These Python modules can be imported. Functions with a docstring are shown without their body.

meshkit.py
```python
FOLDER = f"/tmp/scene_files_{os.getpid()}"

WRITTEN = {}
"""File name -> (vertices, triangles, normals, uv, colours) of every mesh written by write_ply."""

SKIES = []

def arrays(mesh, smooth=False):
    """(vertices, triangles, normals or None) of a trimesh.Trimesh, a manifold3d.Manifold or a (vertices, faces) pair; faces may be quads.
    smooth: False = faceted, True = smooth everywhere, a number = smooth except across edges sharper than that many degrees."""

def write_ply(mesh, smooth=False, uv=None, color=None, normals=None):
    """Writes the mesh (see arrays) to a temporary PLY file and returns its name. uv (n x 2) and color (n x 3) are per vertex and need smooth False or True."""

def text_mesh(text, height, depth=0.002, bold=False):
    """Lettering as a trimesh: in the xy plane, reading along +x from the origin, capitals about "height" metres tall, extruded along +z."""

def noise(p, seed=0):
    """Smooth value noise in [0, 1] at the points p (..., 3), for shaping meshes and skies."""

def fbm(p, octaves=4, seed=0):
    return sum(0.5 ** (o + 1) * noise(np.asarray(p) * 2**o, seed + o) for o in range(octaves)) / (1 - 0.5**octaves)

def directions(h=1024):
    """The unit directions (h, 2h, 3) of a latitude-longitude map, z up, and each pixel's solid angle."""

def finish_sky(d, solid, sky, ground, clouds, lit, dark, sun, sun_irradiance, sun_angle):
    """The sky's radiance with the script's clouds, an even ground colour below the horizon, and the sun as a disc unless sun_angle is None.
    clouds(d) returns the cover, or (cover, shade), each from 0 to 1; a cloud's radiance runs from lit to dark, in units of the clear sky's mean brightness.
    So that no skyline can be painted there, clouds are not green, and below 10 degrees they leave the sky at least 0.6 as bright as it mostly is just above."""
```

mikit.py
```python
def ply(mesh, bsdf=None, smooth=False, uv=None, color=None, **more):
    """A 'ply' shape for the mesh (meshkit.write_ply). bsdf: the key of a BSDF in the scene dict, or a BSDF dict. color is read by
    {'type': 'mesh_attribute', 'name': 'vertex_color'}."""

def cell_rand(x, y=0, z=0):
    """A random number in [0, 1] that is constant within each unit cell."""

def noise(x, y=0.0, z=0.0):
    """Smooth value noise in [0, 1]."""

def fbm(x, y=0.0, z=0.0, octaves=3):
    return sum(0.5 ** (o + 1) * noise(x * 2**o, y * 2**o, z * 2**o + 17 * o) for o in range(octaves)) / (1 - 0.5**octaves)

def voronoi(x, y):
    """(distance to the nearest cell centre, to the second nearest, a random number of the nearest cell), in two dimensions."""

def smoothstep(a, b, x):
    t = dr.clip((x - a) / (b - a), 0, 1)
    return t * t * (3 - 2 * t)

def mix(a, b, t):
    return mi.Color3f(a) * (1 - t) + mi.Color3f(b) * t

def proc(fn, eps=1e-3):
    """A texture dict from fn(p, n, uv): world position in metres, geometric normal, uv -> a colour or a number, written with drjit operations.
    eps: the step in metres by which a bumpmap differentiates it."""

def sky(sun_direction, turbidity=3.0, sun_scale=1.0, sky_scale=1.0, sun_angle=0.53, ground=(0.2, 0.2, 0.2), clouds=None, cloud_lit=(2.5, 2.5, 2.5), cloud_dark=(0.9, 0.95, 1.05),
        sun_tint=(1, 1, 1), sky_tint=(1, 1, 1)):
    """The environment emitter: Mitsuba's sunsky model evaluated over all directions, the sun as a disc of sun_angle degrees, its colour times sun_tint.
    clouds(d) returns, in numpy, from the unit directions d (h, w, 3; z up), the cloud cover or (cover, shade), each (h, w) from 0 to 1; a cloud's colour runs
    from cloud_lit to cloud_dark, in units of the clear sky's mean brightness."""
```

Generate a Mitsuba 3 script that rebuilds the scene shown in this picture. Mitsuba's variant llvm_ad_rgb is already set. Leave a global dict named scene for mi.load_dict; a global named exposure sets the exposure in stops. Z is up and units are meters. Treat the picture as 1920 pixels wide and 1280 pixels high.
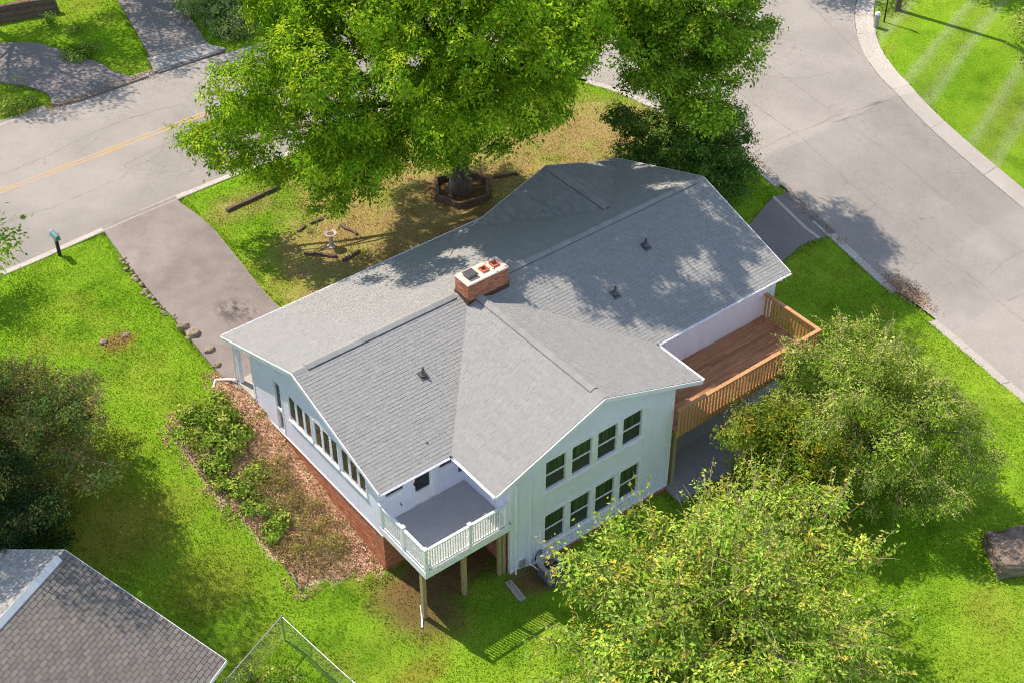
import math, random
import numpy as np, trimesh, mitsuba as mi, drjit as dr
import mikit, meshkit
from mikit import proc, noise, fbm, voronoi, cell_rand, smoothstep, mix
from shapely.geometry import Polygon, box as sbox, LineString, Point
from shapely.ops import unary_union
import shapely
T = mi.ScalarTransform4f
RNG = np.random.default_rng(7)
scene, labels = {}, {}

# ------------------------------------------------------------------ camera, sky, exposure
CAM = np.array([-17.843, -34.6153, 37.217]); YAW, PIT, ROLL, F = (0.90437, 0.69967, -0.00037, 2848.0499)
fw = np.array([math.cos(YAW)*math.cos(PIT), math.sin(YAW)*math.cos(PIT), -math.sin(PIT)])
scene['camera'] = {'type': 'perspective', 'fov': math.degrees(2*math.atan(960/F)), 'fov_axis': 'x', 'near_clip': 0.5, 'far_clip': 2000.0,
                   'to_world': T().look_at(origin=CAM.tolist(), target=(CAM+fw*10).tolist(), up=[0, 0, 1])}
SUN_AZ, SUN_EL = math.radians(107), math.radians(55)
SUN = np.array([math.cos(SUN_AZ)*math.cos(SUN_EL), math.sin(SUN_AZ)*math.cos(SUN_EL), math.sin(SUN_EL)])
def cumulus(d):
    """broken fair weather cloud all over the sky, clear round the sun"""
    q = d/np.maximum(d[..., 2:], .12); n = meshkit.fbm(np.stack([q[..., 0]*.9, q[..., 1]*.9, q[..., 2]*0+3.], -1), 4, 5)
    c = np.clip((n-.36)/.16, 0, 1); away = np.clip((1-d@SUN)/.05, 0, 1)
    return c*away*.5, np.clip((n-.55)*2, 0, .5)
scene['sky'] = mikit.sky(SUN.tolist(), turbidity=3, sky_scale=1.2, sun_tint=(.97, .985, 1.06), clouds=cumulus, cloud_lit=(2.3, 2.4, 2.6), cloud_dark=(1.4, 1.5, 1.65))
exposure = 1.93

# ------------------------------------------------------------------ helpers
def lab(key, label=None, category=None, group=None, kind=None):
    d = labels.setdefault(key, {})
    for k, v in (('label', label), ('category', category), ('group', group), ('kind', kind)):
        if v: d[k] = v
    return key
USED = set()
def num(key):
    if key not in USED:
        USED.add(key); return key
    i = 1
    while f'{key}_{i:03d}' in USED: i += 1
    USED.add(f'{key}_{i:03d}'); return f'{key}_{i:03d}'
def add(key, mesh, bsdf, smooth=False, color=None, parent=None, label=None, **k):
    key = num(f'{parent}__{key}' if parent else key)
    if isinstance(mesh, (list,)): mesh = join(mesh)
    scene[key] = mikit.ply(mesh, bsdf, smooth=smooth, color=color)
    if label or k: lab(key, label, **k)
    return key
def join(ms):
    ms = [m if isinstance(m, tuple) else (np.asarray(m.vertices), np.asarray(m.faces)) for m in ms]
    vs, fs, o = [], [], 0
    for v, f in ms:
        vs.append(v); fs.append(f+o); o += len(v)
    return np.vstack(vs), np.vstack(fs)
def box(x0, x1, y0, y1, z0, z1):
    v = np.array([[x, y, z] for x in (x0, x1) for y in (y0, y1) for z in (z0, z1)], float)
    f = np.array([[0,1,3],[0,3,2],[4,6,7],[4,7,5],[0,4,5],[0,5,1],[2,3,7],[2,7,6],[0,2,6],[0,6,4],[1,5,7],[1,7,3]])
    return v, f
def cbox(x0, x1, y0, y1, z0, z1, c=.01):
    """box with chamfered upper edges"""
    v = np.array([[x0,y0,z0],[x1,y0,z0],[x1,y1,z0],[x0,y1,z0],[x0,y0,z1-c],[x1,y0,z1-c],[x1,y1,z1-c],[x0,y1,z1-c],
                  [x0+c,y0+c,z1],[x1-c,y0+c,z1],[x1-c,y1-c,z1],[x0+c,y1-c,z1]], float)
    f = [[0,3,2],[0,2,1],[8,9,10],[8,10,11]]
    for a in range(4):
        b = (a+1) % 4
        f += [[a,b,b+4],[a,b+4,a+4],[a+4,b+4,b+8],[a+4,b+8,a+8]]
    return v, np.array(f)
def tube(pts, r, sides=6, caps=True):
    p = np.asarray(pts, float); r = np.broadcast_to(np.asarray(r, float), (len(p),))
    t = np.gradient(p, axis=0); t /= np.linalg.norm(t, axis=1, keepdims=True)+1e-12
    a = np.cross(t, np.where(np.abs(t[:, 2:]) < .9, [0,0,1.], [1.,0,0])); a /= np.linalg.norm(a, axis=1, keepdims=True)+1e-12
    b = np.cross(t, a); an = np.arange(sides)*2*np.pi/sides
    v = p[:, None]+r[:, None, None]*(np.cos(an)[None, :, None]*a[:, None]+np.sin(an)[None, :, None]*b[:, None])
    i, j = np.meshgrid(np.arange(len(p)-1), np.arange(sides), indexing='ij'); j2 = (j+1) % sides
    q = np.stack([i*sides+j, i*sides+j2, (i+1)*sides+j2, (i+1)*sides+j], -1).reshape(-1, 4)
    f = np.vstack([q[:, [0,1,2]], q[:, [0,2,3]]]); v = v.reshape(-1, 3)
    if caps:
        n = len(v); v = np.vstack([v, p[:1], p[-1:]]); k = np.arange(sides); k2 = (k+1) % sides
        f = np.vstack([f, np.stack([k2, k, k*0+n], 1), np.stack([k+n-sides, k2+n-sides, k*0+n+1], 1)])
    return v, f
def lathe(profile, c, n=24):
    pr = np.asarray(profile, float); an = np.arange(n)*2*np.pi/n
    v = np.stack([pr[:, None, 0]*np.cos(an)+c[0], pr[:, None, 0]*np.sin(an)+c[1], np.repeat(pr[:, 1:2], n, 1)+c[2]], -1).reshape(-1, 3)
    i, j = np.meshgrid(np.arange(len(pr)-1), np.arange(n), indexing='ij'); j2 = (j+1) % n
    q = np.stack([i*n+j, i*n+j2, (i+1)*n+j2, (i+1)*n+j], -1).reshape(-1, 4)
    return v, np.vstack([q[:, [0,1,2]], q[:, [0,2,3]]])
def prism(poly, z0, z1):
    m = trimesh.creation.extrude_polygon(poly, z1-z0, engine='earcut'); m.apply_translation([0, 0, z0]); return np.asarray(m.vertices), np.asarray(m.faces)
def sstep(a, b, x):
    t = np.clip((x-a)/(b-a), 0, 1); return t*t*(3-2*t)
def nz(x, y, s, seed=0, oct=3):
    return meshkit.fbm(np.stack([np.asarray(x)*s, np.asarray(y)*s, np.asarray(x)*0+.5], -1), oct, seed)

# ------------------------------------------------------------------ terrain
def ter(x, y):
    x, y = np.asarray(x, float), np.asarray(y, float)
    z = -.4-1.95*np.clip((3.6-y)/8., 0, 1)-.42*np.clip((-4.4-y)/3.6, 0, 1)
    return z-.46*sstep(3.9, 5.6, x)*(1-sstep(19., 23.5, x))*sstep(-4.6, -6.1, y)
LAWN = .06
# polygons in plan
def smooth_line(pts, n=4):
    p = np.asarray(pts, float)
    for _ in range(n):
        q = .75*p[:-1]+.25*p[1:]; r = .25*p[:-1]+.75*p[1:]
        p = np.vstack([p[:1], np.stack([q, r], 1).reshape(-1, 2), p[-1:]])
    return p
RR_in = smooth_line([(200,16.9),(60,17.2),(47,15.2),(41.4,11.4),(39.3,9.7),(37.3,7.4),(36.0,5.1),(35.4,3.2),(35.15,.9),(35.1,-1.8),(35.15,-4.6),(35.1,-12),(34.6,-40),(33,-140)], 3)
RL = smooth_line([(-160,16.2),(-30,16.6),(-4,16.75),(0,17.0),(5,17.3),(12,17.2),(19,17.0),(23,16.0),(25.3,13.2),(26,9),(26.1,2.4),(26.15,-1.5),(26.2,-5.5),(26.1,-8.5),(25.3,-12.4),(23.2,-25),(14,-60),(-10,-140)], 3)
UPK = np.array([(-160,27.0),(-20,27.2),(3,27.3),(9,27.1),(14,26.6),(25,26.8),(60,27.2),(200,27.2)], float)
road_poly = Polygon(np.vstack([RL[::-1], UPK, RR_in])).buffer(0)
driveL = Polygon(smooth_line([(.75,17.0),(.63,16.08),(.47,14.57),(.36,13.0),(.2,10.8),(.22,9.6),(.04,7.4),(-.05,5.7),(.1,5.0),(.1,4.2),(5,4.2),(4.0,5.5),(3.75,7.9),(3.98,10.2),(4.2,12.0),(4.4,14.0),(4.38,15.3),(4.22,16.46),(4.3,17.1)], 2)).buffer(0)
driveR = Polygon(smooth_line([(26.2,1.45),(25.14,1.57),(24,1.2),(22.8,.8),(18.7,.2),(18.7,-2.2),(22.6,-1.4),(23.3,-1.25),(24.55,-1.05),(25.52,-1.26),(26.2,-1.3)], 1)).buffer(0)
drive1 = Polygon([(8.75,27.0),(9.05,28.2),(9.87,31.5),(10.7,35.2),(11.2,37.5),(12.4,44),(16.0,44),(14.2,37),(13.2,33.3),(12.65,30.7),(12.0,27.7),(12.3,26.9)])
drive2 = Polygon(smooth_line([(8.2,27.0),(7.53,27.5),(7.05,28.4),(6.95,29.7),(6.43,30.74),(5.81,32.45),(5.25,33.6),(3.9,34.5),(3.2,35.4),(1,38),(-2,38),(1.0,32.8),(2.4,30.8),(3.2,29.7),(3.7,28.7),(3.6,28.0),(3.3,27.3),(4.67,27.0)], 1)).buffer(0)
patio = Polygon([(10.98,-4.62),(18.25,-4.62),(18.55,-7.9),(10.98,-7.9)])
bed = Polygon([(.3,5.0),(-.1,6.1),(-.35,5.6),(-.6,4.9),(-1.25,4.2),(-2.0,4.55),(-2.98,4.49),(-3.08,3.0),(-3.06,1.7),(-2.86,.3),(-2.72,-.8),(-2.55,-3.0),(-2.52,-3.66),(-1.9,-3.6),(-1.23,-4.05),(-.5,-4.25),(.1,-4.55),(.3,-4.5)])
house_fp = unary_union([sbox(.28,-4.62,18.66,4.6), sbox(3.7,-7.14,10.98,-4.6)])
KERB = .09
def inside(poly, x, y):
    return shapely.contains_xy(poly, np.asarray(x), np.asarray(y))
kerbR = LineString(RR_in[(RR_in[:, 0] < 70) & (RR_in[:, 1] > -40)]).buffer(.97)
hard = unary_union([road_poly, driveL, driveR, drive1, drive2, patio, house_fp])
def sheet(poly, dz, step=.5, skirt=.16):
    """triangulated sheet over a polygon draped on the terrain"""
    b = poly.bounds; cells = []
    ys = [b[1], b[3]]+[y for y in np.arange(-10, 6.01, step) if b[1] < y < b[3]]+[y for y in (-60., -30., 12., 20., 40.) if b[1] < y < b[3]]
    ys = sorted(set(ys)); V, Fc, o = [], [], 0
    xs = sorted({b[0], b[2]} | {float(x) for x in (*np.arange(3.5, 7.01, .5), *np.arange(19., 24.1, .5)) if b[0] < x < b[2]})
    for y0, y1 in zip(ys[:-1], ys[1:]):
        for x0, x1 in zip(xs[:-1], xs[1:]):
            g = poly.intersection(sbox(x0, y0, x1, y1))
            for p in getattr(g, 'geoms', [g]):
                if p.geom_type != 'Polygon' or p.area < 1e-5: continue
                v, f = trimesh.creation.triangulate_polygon(p, engine='earcut')
                V.append(v); Fc.append(np.asarray(f)+o); o += len(v)
    v = np.vstack(V); f = np.vstack(Fc)
    v3 = np.column_stack([v, ter(v[:, 0], v[:, 1])+dz])
    n = np.cross(v3[f[:, 1]]-v3[f[:, 0]], v3[f[:, 2]]-v3[f[:, 0]])
    f[n[:, 2] < 0] = f[n[:, 2] < 0][:, ::-1]
    if skirt:
        ring = np.array(poly.segmentize(.5).exterior.coords); k = len(ring); zt_ = ter(ring[:, 0], ring[:, 1])+dz; a = np.arange(k-1)
        v3 = np.vstack([v3, np.column_stack([ring, zt_]), np.column_stack([ring, zt_-skirt])]); b = len(v); f = np.vstack([f, np.stack([b+a, b+a+1, b+k+a+1], 1), np.stack([b+a, b+k+a+1, b+k+a], 1)])
    return v3, f

# ground colour (the things' own colours: greener and drier grass, soil, mulch)
GREEN, GREEN2 = np.array([.225,.43,.024]), np.array([.335,.475,.05])
DRY, SOIL, MULCH = np.array([.43,.32,.145]), np.array([.13,.085,.045]), np.array([.74,.53,.38])
def blob(x, y, cx, cy, rx, ry, a=0, soft=.35, seed=3):
    c, s = math.cos(a), math.sin(a); u = (x-cx)*c+(y-cy)*s; v = -(x-cx)*s+(y-cy)*c
    d = np.sqrt((u/rx)**2+(v/ry)**2)+(nz(x, y, .9, seed)-.5)*.9
    return 1-sstep(1-soft, 1+soft, d)
def lerp(a, b, t): return a*(1-t[..., None])+b*t[..., None]
def stripes(x, y):
    """mown stripes on the far corner lawn"""
    d = np.array([-.94,-.342]); d /= np.linalg.norm(d); u = -(x-37.5)*d[1]*-1*-1+(y-1.8)*d[0]*-1
    return u
def lawn_color(x, y):
    x, y = np.asarray(x, float), np.asarray(y, float)
    n1, n2 = nz(x, y, .22, 1), nz(x, y, 1.3, 2)
    c = lerp(GREEN*np.ones((len(x), 3)), GREEN2, np.clip((n1-.35)*2.2, 0, 1)*.8)
    c = c*(.72+.56*n2)[:, None]
    n4 = nz(x, y, .45, 6); c = lerp(c, np.array([.29,.33,.05])*(.8+.4*n2)[:, None], np.clip((n4-.52)*3.2, 0, .65)*np.clip(nz(x, y, 1.9, 8)*1.6, 0, 1))
    c = lerp(c, np.array([.085,.235,.012])*(.8+.4*n2)[:, None], np.clip((nz(x, y, .7, 10)-.55)*3, 0, .55))
    dry = np.maximum.reduce([blob(x,y,9.6,9.3,4.2,3.2,.1,.5)*.9, blob(x,y,6.7,9.9,1.7,1.9,0,.4)*.85, blob(x,y,13.5,9.5,4.6,3.4,0,.5)*.95, blob(x,y,11.7,12.9,3.5,2.5,0,.5)*.8,
                             blob(x,y,7.3,7.2,2.6,1.6,-.3,.5)*.75, blob(x,y,6.2,14.8,1.6,.9,0,.5)*.6, blob(x,y,20,9.5,5,3.5,0,.6)*.85])
    dry = dry*(.6+.9*np.clip((nz(x,y,1.1,9)-.25)*2, 0, 1))
    c = lerp(c, DRY*(.8+.4*n2)[:, None], np.clip(dry, 0, .92))
    thin = np.maximum.reduce([blob(x,y,-6.6,1.6,2.3,1.8,0,.6)*.8, blob(x,y,-5.2,-1.9,1.5,1.2,0,.6)*.45, blob(x,y,-8,4.4,3,2.5,0,.6)*.85, blob(x,y,-2.15,9.8,.62,.5,0,.4)*.95, blob(x,y,-1.2,-8.6,1.,.5,0,.5)*.6])
    c = lerp(c, np.array([.30,.20,.05])*(.8+.4*n2)[:, None], np.clip(thin, 0, 1)*(.5+.5*n2))
    soil = np.maximum.reduce([blob(x,y,14.3,9.9,1.5,1.3,0,.4)*.9, blob(x,y,14,6.8,2.4,1.3,0,.5)*.8, blob(x,y,.3,-6.3,1.2,1.6,.3,.5)*.85, blob(x,y,2,-5.6,2.2,1.2,0,.4)*.95, blob(x,y,4.6,-7.7,1.2,.7,0,.4)*.9])
    c = lerp(c, np.array([.22,.13,.07])*(.7+.6*n2)[:, None], np.clip(soil, 0, 1))
    far = (x > 35.5)*1.0
    u = (x-37.47)*(-.343)+(y-1.79)*.939   # across the mowing direction
    w = (u+.35*(nz(x,y,.5,12)-.5)) % 4.1
    st = np.maximum(1-sstep(.18,.38,np.abs(w-1.0)), 1-sstep(.16,.34,np.abs(w-2.35)))*sstep(.15,.45,nz(x,y,.35,14)+.12)
    c = lerp(c, np.array([.36,.46,.20])[None, :]*(.85+.3*n2)[:, None], st*far*.6)
    c = lerp(c, np.array([.21,.31,.05])[None, :]*(.8+.4*n2)[:, None], far*.35*((w > 1.0) & (w < 2.35)))
    edge = (x > 22)*(x < 25.8)*0
    return np.clip(c, .01, .9)

# ------------------------------------------------------------------ materials
def rgb(*c): return {'type': 'rgb', 'value': list(c)}
VC = {'type': 'mesh_attribute', 'name': 'vertex_color'}
def two(b): return {'type': 'twosided', 'bsdf': b}
def prin(col, rough=.6, spec=.3, **k): return two({'type': 'principled', 'base_color': col, 'roughness': rough, 'specular': spec, **k})
M = {}
def mat(name, b): scene['mat_'+name] = b; M[name] = 'mat_'+name
mat('vc', two({'type': 'diffuse', 'reflectance': VC}))
mat('vc_rough', prin(VC, .85, .15))
mat('leaf', {'type': 'principledthin', 'base_color': VC, 'roughness': .55, 'diff_trans': .45, 'eta': 1.35})
mat('grass', {'type': 'principledthin', 'base_color': VC, 'roughness': .7, 'diff_trans': .6, 'eta': 1.25})
def f_asphalt(p, n, uv):
    a = fbm(p.x*.35, p.y*.35, 0, 3); b = noise(p.x*38, p.y*38, 3); c = noise(p.x*90, p.y*90, 7); e = fbm(p.x*1.7+9, p.y*1.7, 2, 3)
    d1, d2, w = voronoi(p.x*1.9+.6*fbm(p.x*2,p.y*2), p.y*1.9+.6*fbm(p.y*2+7,p.x*2))
    crack = (1-smoothstep(.0, .05, d2-d1))*smoothstep(.50, .66, fbm(p.x*.2+3, p.y*.2+1, 0, 3))
    v = .80+.22*a+.16*(b-.5)+.14*(c-.5)+.12*(e-.5)
    return mix((.345,.326,.303), (.395,.374,.350), a)*v*(1-.24*crack)
mat('asphalt', prin(proc(f_asphalt), .9, .1))
def f_drive(p, n, uv):
    a = fbm(p.x*.5, p.y*.5, 0, 4); b = noise(p.x*40, p.y*40, 3); e = fbm(p.x*2.2, p.y*2.2, 5, 3)
    oil = (1-smoothstep(.0, .95, dr.sqrt(dr.square(p.x-2.23)+dr.square((p.y-8.74)*.8))))*smoothstep(.38, .62, fbm(p.x*5.5+2,p.y*3.2,0,4))*.95+(1-smoothstep(.1, .9, dr.sqrt(dr.square(p.x-2.6)+dr.square((p.y-8.2)*.6))))*smoothstep(.5, .7, fbm(p.x*9,p.y*5,4,3))*.5
    return mix((.235,.205,.195), (.36,.325,.305), a)*(.78+.3*e+.2*(b-.5))*(1-oil*.6)
mat('driveway', prin(proc(f_drive), .9, .1))
def f_drive_dark(p, n, uv):
    a = fbm(p.x*.5, p.y*.5, 0, 4); b = noise(p.x*40, p.y*40, 3)
    return mix((.23,.215,.215), (.32,.30,.29), a)*(.85+.25*(b-.5))
mat('driveway_dark', prin(proc(f_drive_dark), .9, .1))
def f_conc(p, n, uv):
    a = fbm(p.x*.8, p.y*.8, p.z, 4); b = noise(p.x*45, p.y*45, p.z*45)
    return mix((.44,.41,.37), (.60,.565,.52), a)*(.9+.2*(b-.5))
mat('concrete', prin(proc(f_conc), .9, .1))
def f_patio(p, n, uv):
    a = fbm(p.x*.8, p.y*.8, p.z, 4); b = noise(p.x*30, p.y*30, p.z*30)
    return mix((.30,.30,.30), (.42,.42,.42), a)*(.9+.2*(b-.5))
mat('patio', prin(proc(f_patio), .9, .1))
def f_paint(p, n, uv):
    a = fbm(p.x*.7, p.y*.7, p.z*.7, 3); b = fbm(p.x*4, p.y*4, p.z*1.5, 3)
    st = smoothstep(.55, .8, fbm(p.x*5, p.y*5, p.z*.35, 3)); return mix((.765,.797,.945), (.80,.822,.96), a)*(.97+.06*b)*(1-.07*st)
mat('siding', prin(proc(f_paint), .55, .3))
def f_trim(p, n, uv):
    a = fbm(p.x*2, p.y*2, p.z*2, 3); return mix((.81,.81,.90), (.85,.85,.93), a)
mat('trim', prin(proc(f_trim), .45, .35))
def f_gutter(p, n, uv):
    a = fbm(p.x*1.3, p.y*1.3, p.z*3, 3); return mix((.82,.83,.865), (.87,.875,.90), a)
mat('gutter', prin(proc(f_gutter), .35, .4))
def f_bfloor(p, n, uv):
    a = fbm(p.x*.9, p.y*.9, 0, 4); b = noise(p.x*25, p.y*25, 2); s = fbm(p.x*3.1, p.y*3.1, 4, 3)
    return mix((.42,.415,.415), (.50,.495,.49), a)*(.94+.12*(b-.5)+.1*(s-.5))
mat('balcony_floor', prin(proc(f_bfloor), .75, .2))
def f_mortar(p, n, uv): return mi.Color3f(.42,.36,.32)*(.8+.4*noise(p.x*30,p.y*30,p.z*30))
mat('mortar', prin(proc(f_mortar), .9, .1))
def f_deck(p, n, uv):
    g = fbm(p.x*1.2, p.y*26, p.z*26, 4); w = fbm(p.x*.55, p.y*1.6+4, 0, 3); k = smoothstep(.62, .8, fbm(p.x*1.6+3, p.y*9, 1, 3))
    return mix((.31,.145,.07), (.50,.265,.135), g)*(.75+.5*w)*(.78+.4*cell_rand(dr.floor((-4.644-p.y)/.138), dr.floor(p.x*.4+.37*dr.floor((-4.644-p.y)/.138)), 1))+mi.Color3f(.16,.11,.075)*k*.55
mat('deck_board', prin(proc(f_deck), .55, .35))
def f_rail(p, n, uv):
    g = fbm(p.x*3, p.y*3, p.z*20, 3); h = noise(p.x*6.2, p.y*6.2, 0)
    return mix((.46,.245,.112), (.62,.36,.18), g*.7+h*.3)
mat('deck_rail', prin(proc(f_rail), .6, .3))
def f_post(p, n, uv):
    g = fbm(p.x*22, p.y*22, p.z*1.6, 4); return mix((.30,.235,.125), (.47,.37,.20), g)
mat('treated_wood', prin(proc(f_post), .8, .2))
def f_oldwood(p, n, uv):
    g = fbm(p.x*9, p.y*9, p.z*14, 4); return mix((.095,.065,.05), (.24,.175,.135), g)
mat('old_wood', prin(proc(f_oldwood), .9, .1))
def f_bark(p, n, uv):
    g = fbm(p.x*11, p.y*11, p.z*2.2, 4); return mix((.075,.058,.045), (.24,.20,.165), g)
mat('bark', two({'type': 'bumpmap', 'arbitrary': proc(lambda p, n, uv: fbm(p.x*11, p.y*11, p.z*2.2, 4)), 'scale': .05, 'bsdf': {'type': 'diffuse', 'reflectance': proc(f_bark)}}) if False else prin(proc(f_bark), .9, .1))
def f_twig(p, n, uv):
    g = noise(p.x*9, p.y*9, p.z*9); return mix((.30,.19,.13), (.50,.36,.27), g)
mat('twig', prin(proc(f_twig), .85, .15))
mat('black', prin(rgb(.022,.022,.025), .5, .4))
mat('dark_grey', prin(rgb(.09,.092,.10), .5, .4))
mat('steel', two({'type': 'principled', 'base_color': rgb(.50,.51,.51), 'roughness': .4, 'metallic': .75}))
mat('ac_grey', prin(rgb(.33,.335,.33), .5, .4))
mat('teal', prin(rgb(.10,.24,.25), .35, .5))
mat('terracotta', prin(proc(lambda p, n, uv: mix((.50,.13,.07), (.62,.21,.12), fbm(p.x*6,p.y*6,p.z*6,3))), .8, .2))
mat('cap_mortar', prin(proc(lambda p, n, uv: mix((.70,.55,.46), (.84,.72,.63), fbm(p.x*4,p.y*4,p.z*4,4))), .9, .1))
mat('flashing', prin(proc(lambda p, n, uv: mix((.055,.035,.03), (.10,.06,.05), fbm(p.x*6,p.y*6,p.z*6,3))), .5, .4))
mat('vent_metal', two({'type': 'principled', 'base_color': rgb(.13,.13,.14), 'roughness': .45, 'metallic': .5}))
mat('ridge_metal', two({'type': 'principled', 'base_color': rgb(.72,.73,.74), 'roughness': .35, 'metallic': .6}))
mat('roof_base', prin(proc(lambda p, n, uv: mi.Color3f(.15,.155,.155)*(.8+.4*noise(p.x*20,p.y*20,p.z*20))), .95, .1))
mat('old_roof_base', prin(rgb(.075,.07,.068), .95, .1))
mat('blind_green', prin(proc(lambda p, n, uv: mix((.025,.04,.028), (.075,.11,.06), smoothstep(.3,.7,noise(p.x*26,0,3)))), .9, .1))
mat('stone', prin(proc(lambda p, n, uv: mix((.20,.16,.12), (.42,.345,.265), fbm(p.x*7,p.y*7,p.z*7,4))), .9, .1))
mat('yellow', prin(proc(lambda p, n, uv: mix((.46,.40,.33), (.60,.38,.15), smoothstep(.3,.62,fbm(p.x*2.3,p.y*9,0,4)))), .9, .1))
mat('crack', prin(rgb(.225,.21,.195), .95, .1))
mat('pane', {'type': 'thindielectric', 'int_ior': 1.52})
mat('interior', prin(proc(lambda p, n, uv: mix((.05,.05,.05), (.11,.105,.10), noise(p.x,p.y,p.z))), .9, .1))
mat('blind', prin(rgb(.055,.06,.06), .9, .1))
mat('screen', prin(rgb(.14,.15,.16), .7, .2))
mat('bath', prin(proc(lambda p, n, uv: mix((.44,.36,.31), (.60,.52,.46), fbm(p.x*8,p.y*8,p.z*8,3))), .9, .1))
mat('stump', prin(proc(lambda p, n, uv: mix((.10,.078,.068), (.34,.265,.215), fbm(p.x*3.3,p.y*3.3,p.z*6,5))), .95, .1))

# ------------------------------------------------------------------ ground sheets
def grid_axis(lo, hi, step, far):
    return np.concatenate([[-far, -far/2, -far/4], np.arange(lo, hi+1e-6, step), [far/4, far/2, far]])
gx, gy = grid_axis(-26, 60, .3, 420.), grid_axis(-30, 48, .3, 420.)
X, Y = np.meshgrid(gx, gy, indexing='ij'); xf, yf = X.ravel(), Y.ravel()
z = ter(xf, yf)+LAWN+.05*(nz(xf, yf, .6, 20)-.5)
inh = inside(unary_union([road_poly, driveL, driveR, drive1, drive2, patio, kerbR.buffer(-.17), road_poly.buffer(.2)]).buffer(.1), xf, yf)
z = np.where(inh, ter(xf, yf)-.12, z)
z = np.where(inside(house_fp.buffer(-.5), xf, yf), ter(xf, yf)-.5, z)
col = lawn_color(xf, yf)*.8
inb = inside(bed, xf, yf)
col[inb] = (MULCH*(.6+.8*nz(xf, yf, 2.2, 5))[:, None])[inb]
i, j = np.meshgrid(np.arange(len(gx)-1), np.arange(len(gy)-1), indexing='ij'); ny = len(gy)
q = np.stack([i*ny+j, (i+1)*ny+j, (i+1)*ny+j+1, i*ny+j+1], -1).reshape(-1, 4)
add('ground', (np.column_stack([xf, yf, z]), q), M['vc'], smooth=True, color=col, label='green lawn ground sloping down past the house', kind='structure')
add('road', sheet(road_poly.intersection(sbox(-150,-120,190,60)), 0, skirt=0), M['asphalt'], label='pale worn asphalt street with a side road joining it', kind='structure')
add('driveway', sheet(driveL, LAWN+.025), M['driveway'], label='worn pinkish grey driveway leading from the street to the white house', kind='structure')
add('driveway', sheet(driveR, .05), M['driveway_dark'], label='short dark driveway beside the right end of the white house', kind='structure')
add('driveway', sheet(drive1, LAWN+.02), M['driveway_dark'], label='dark straight driveway across the street at the top', kind='structure')
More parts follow.
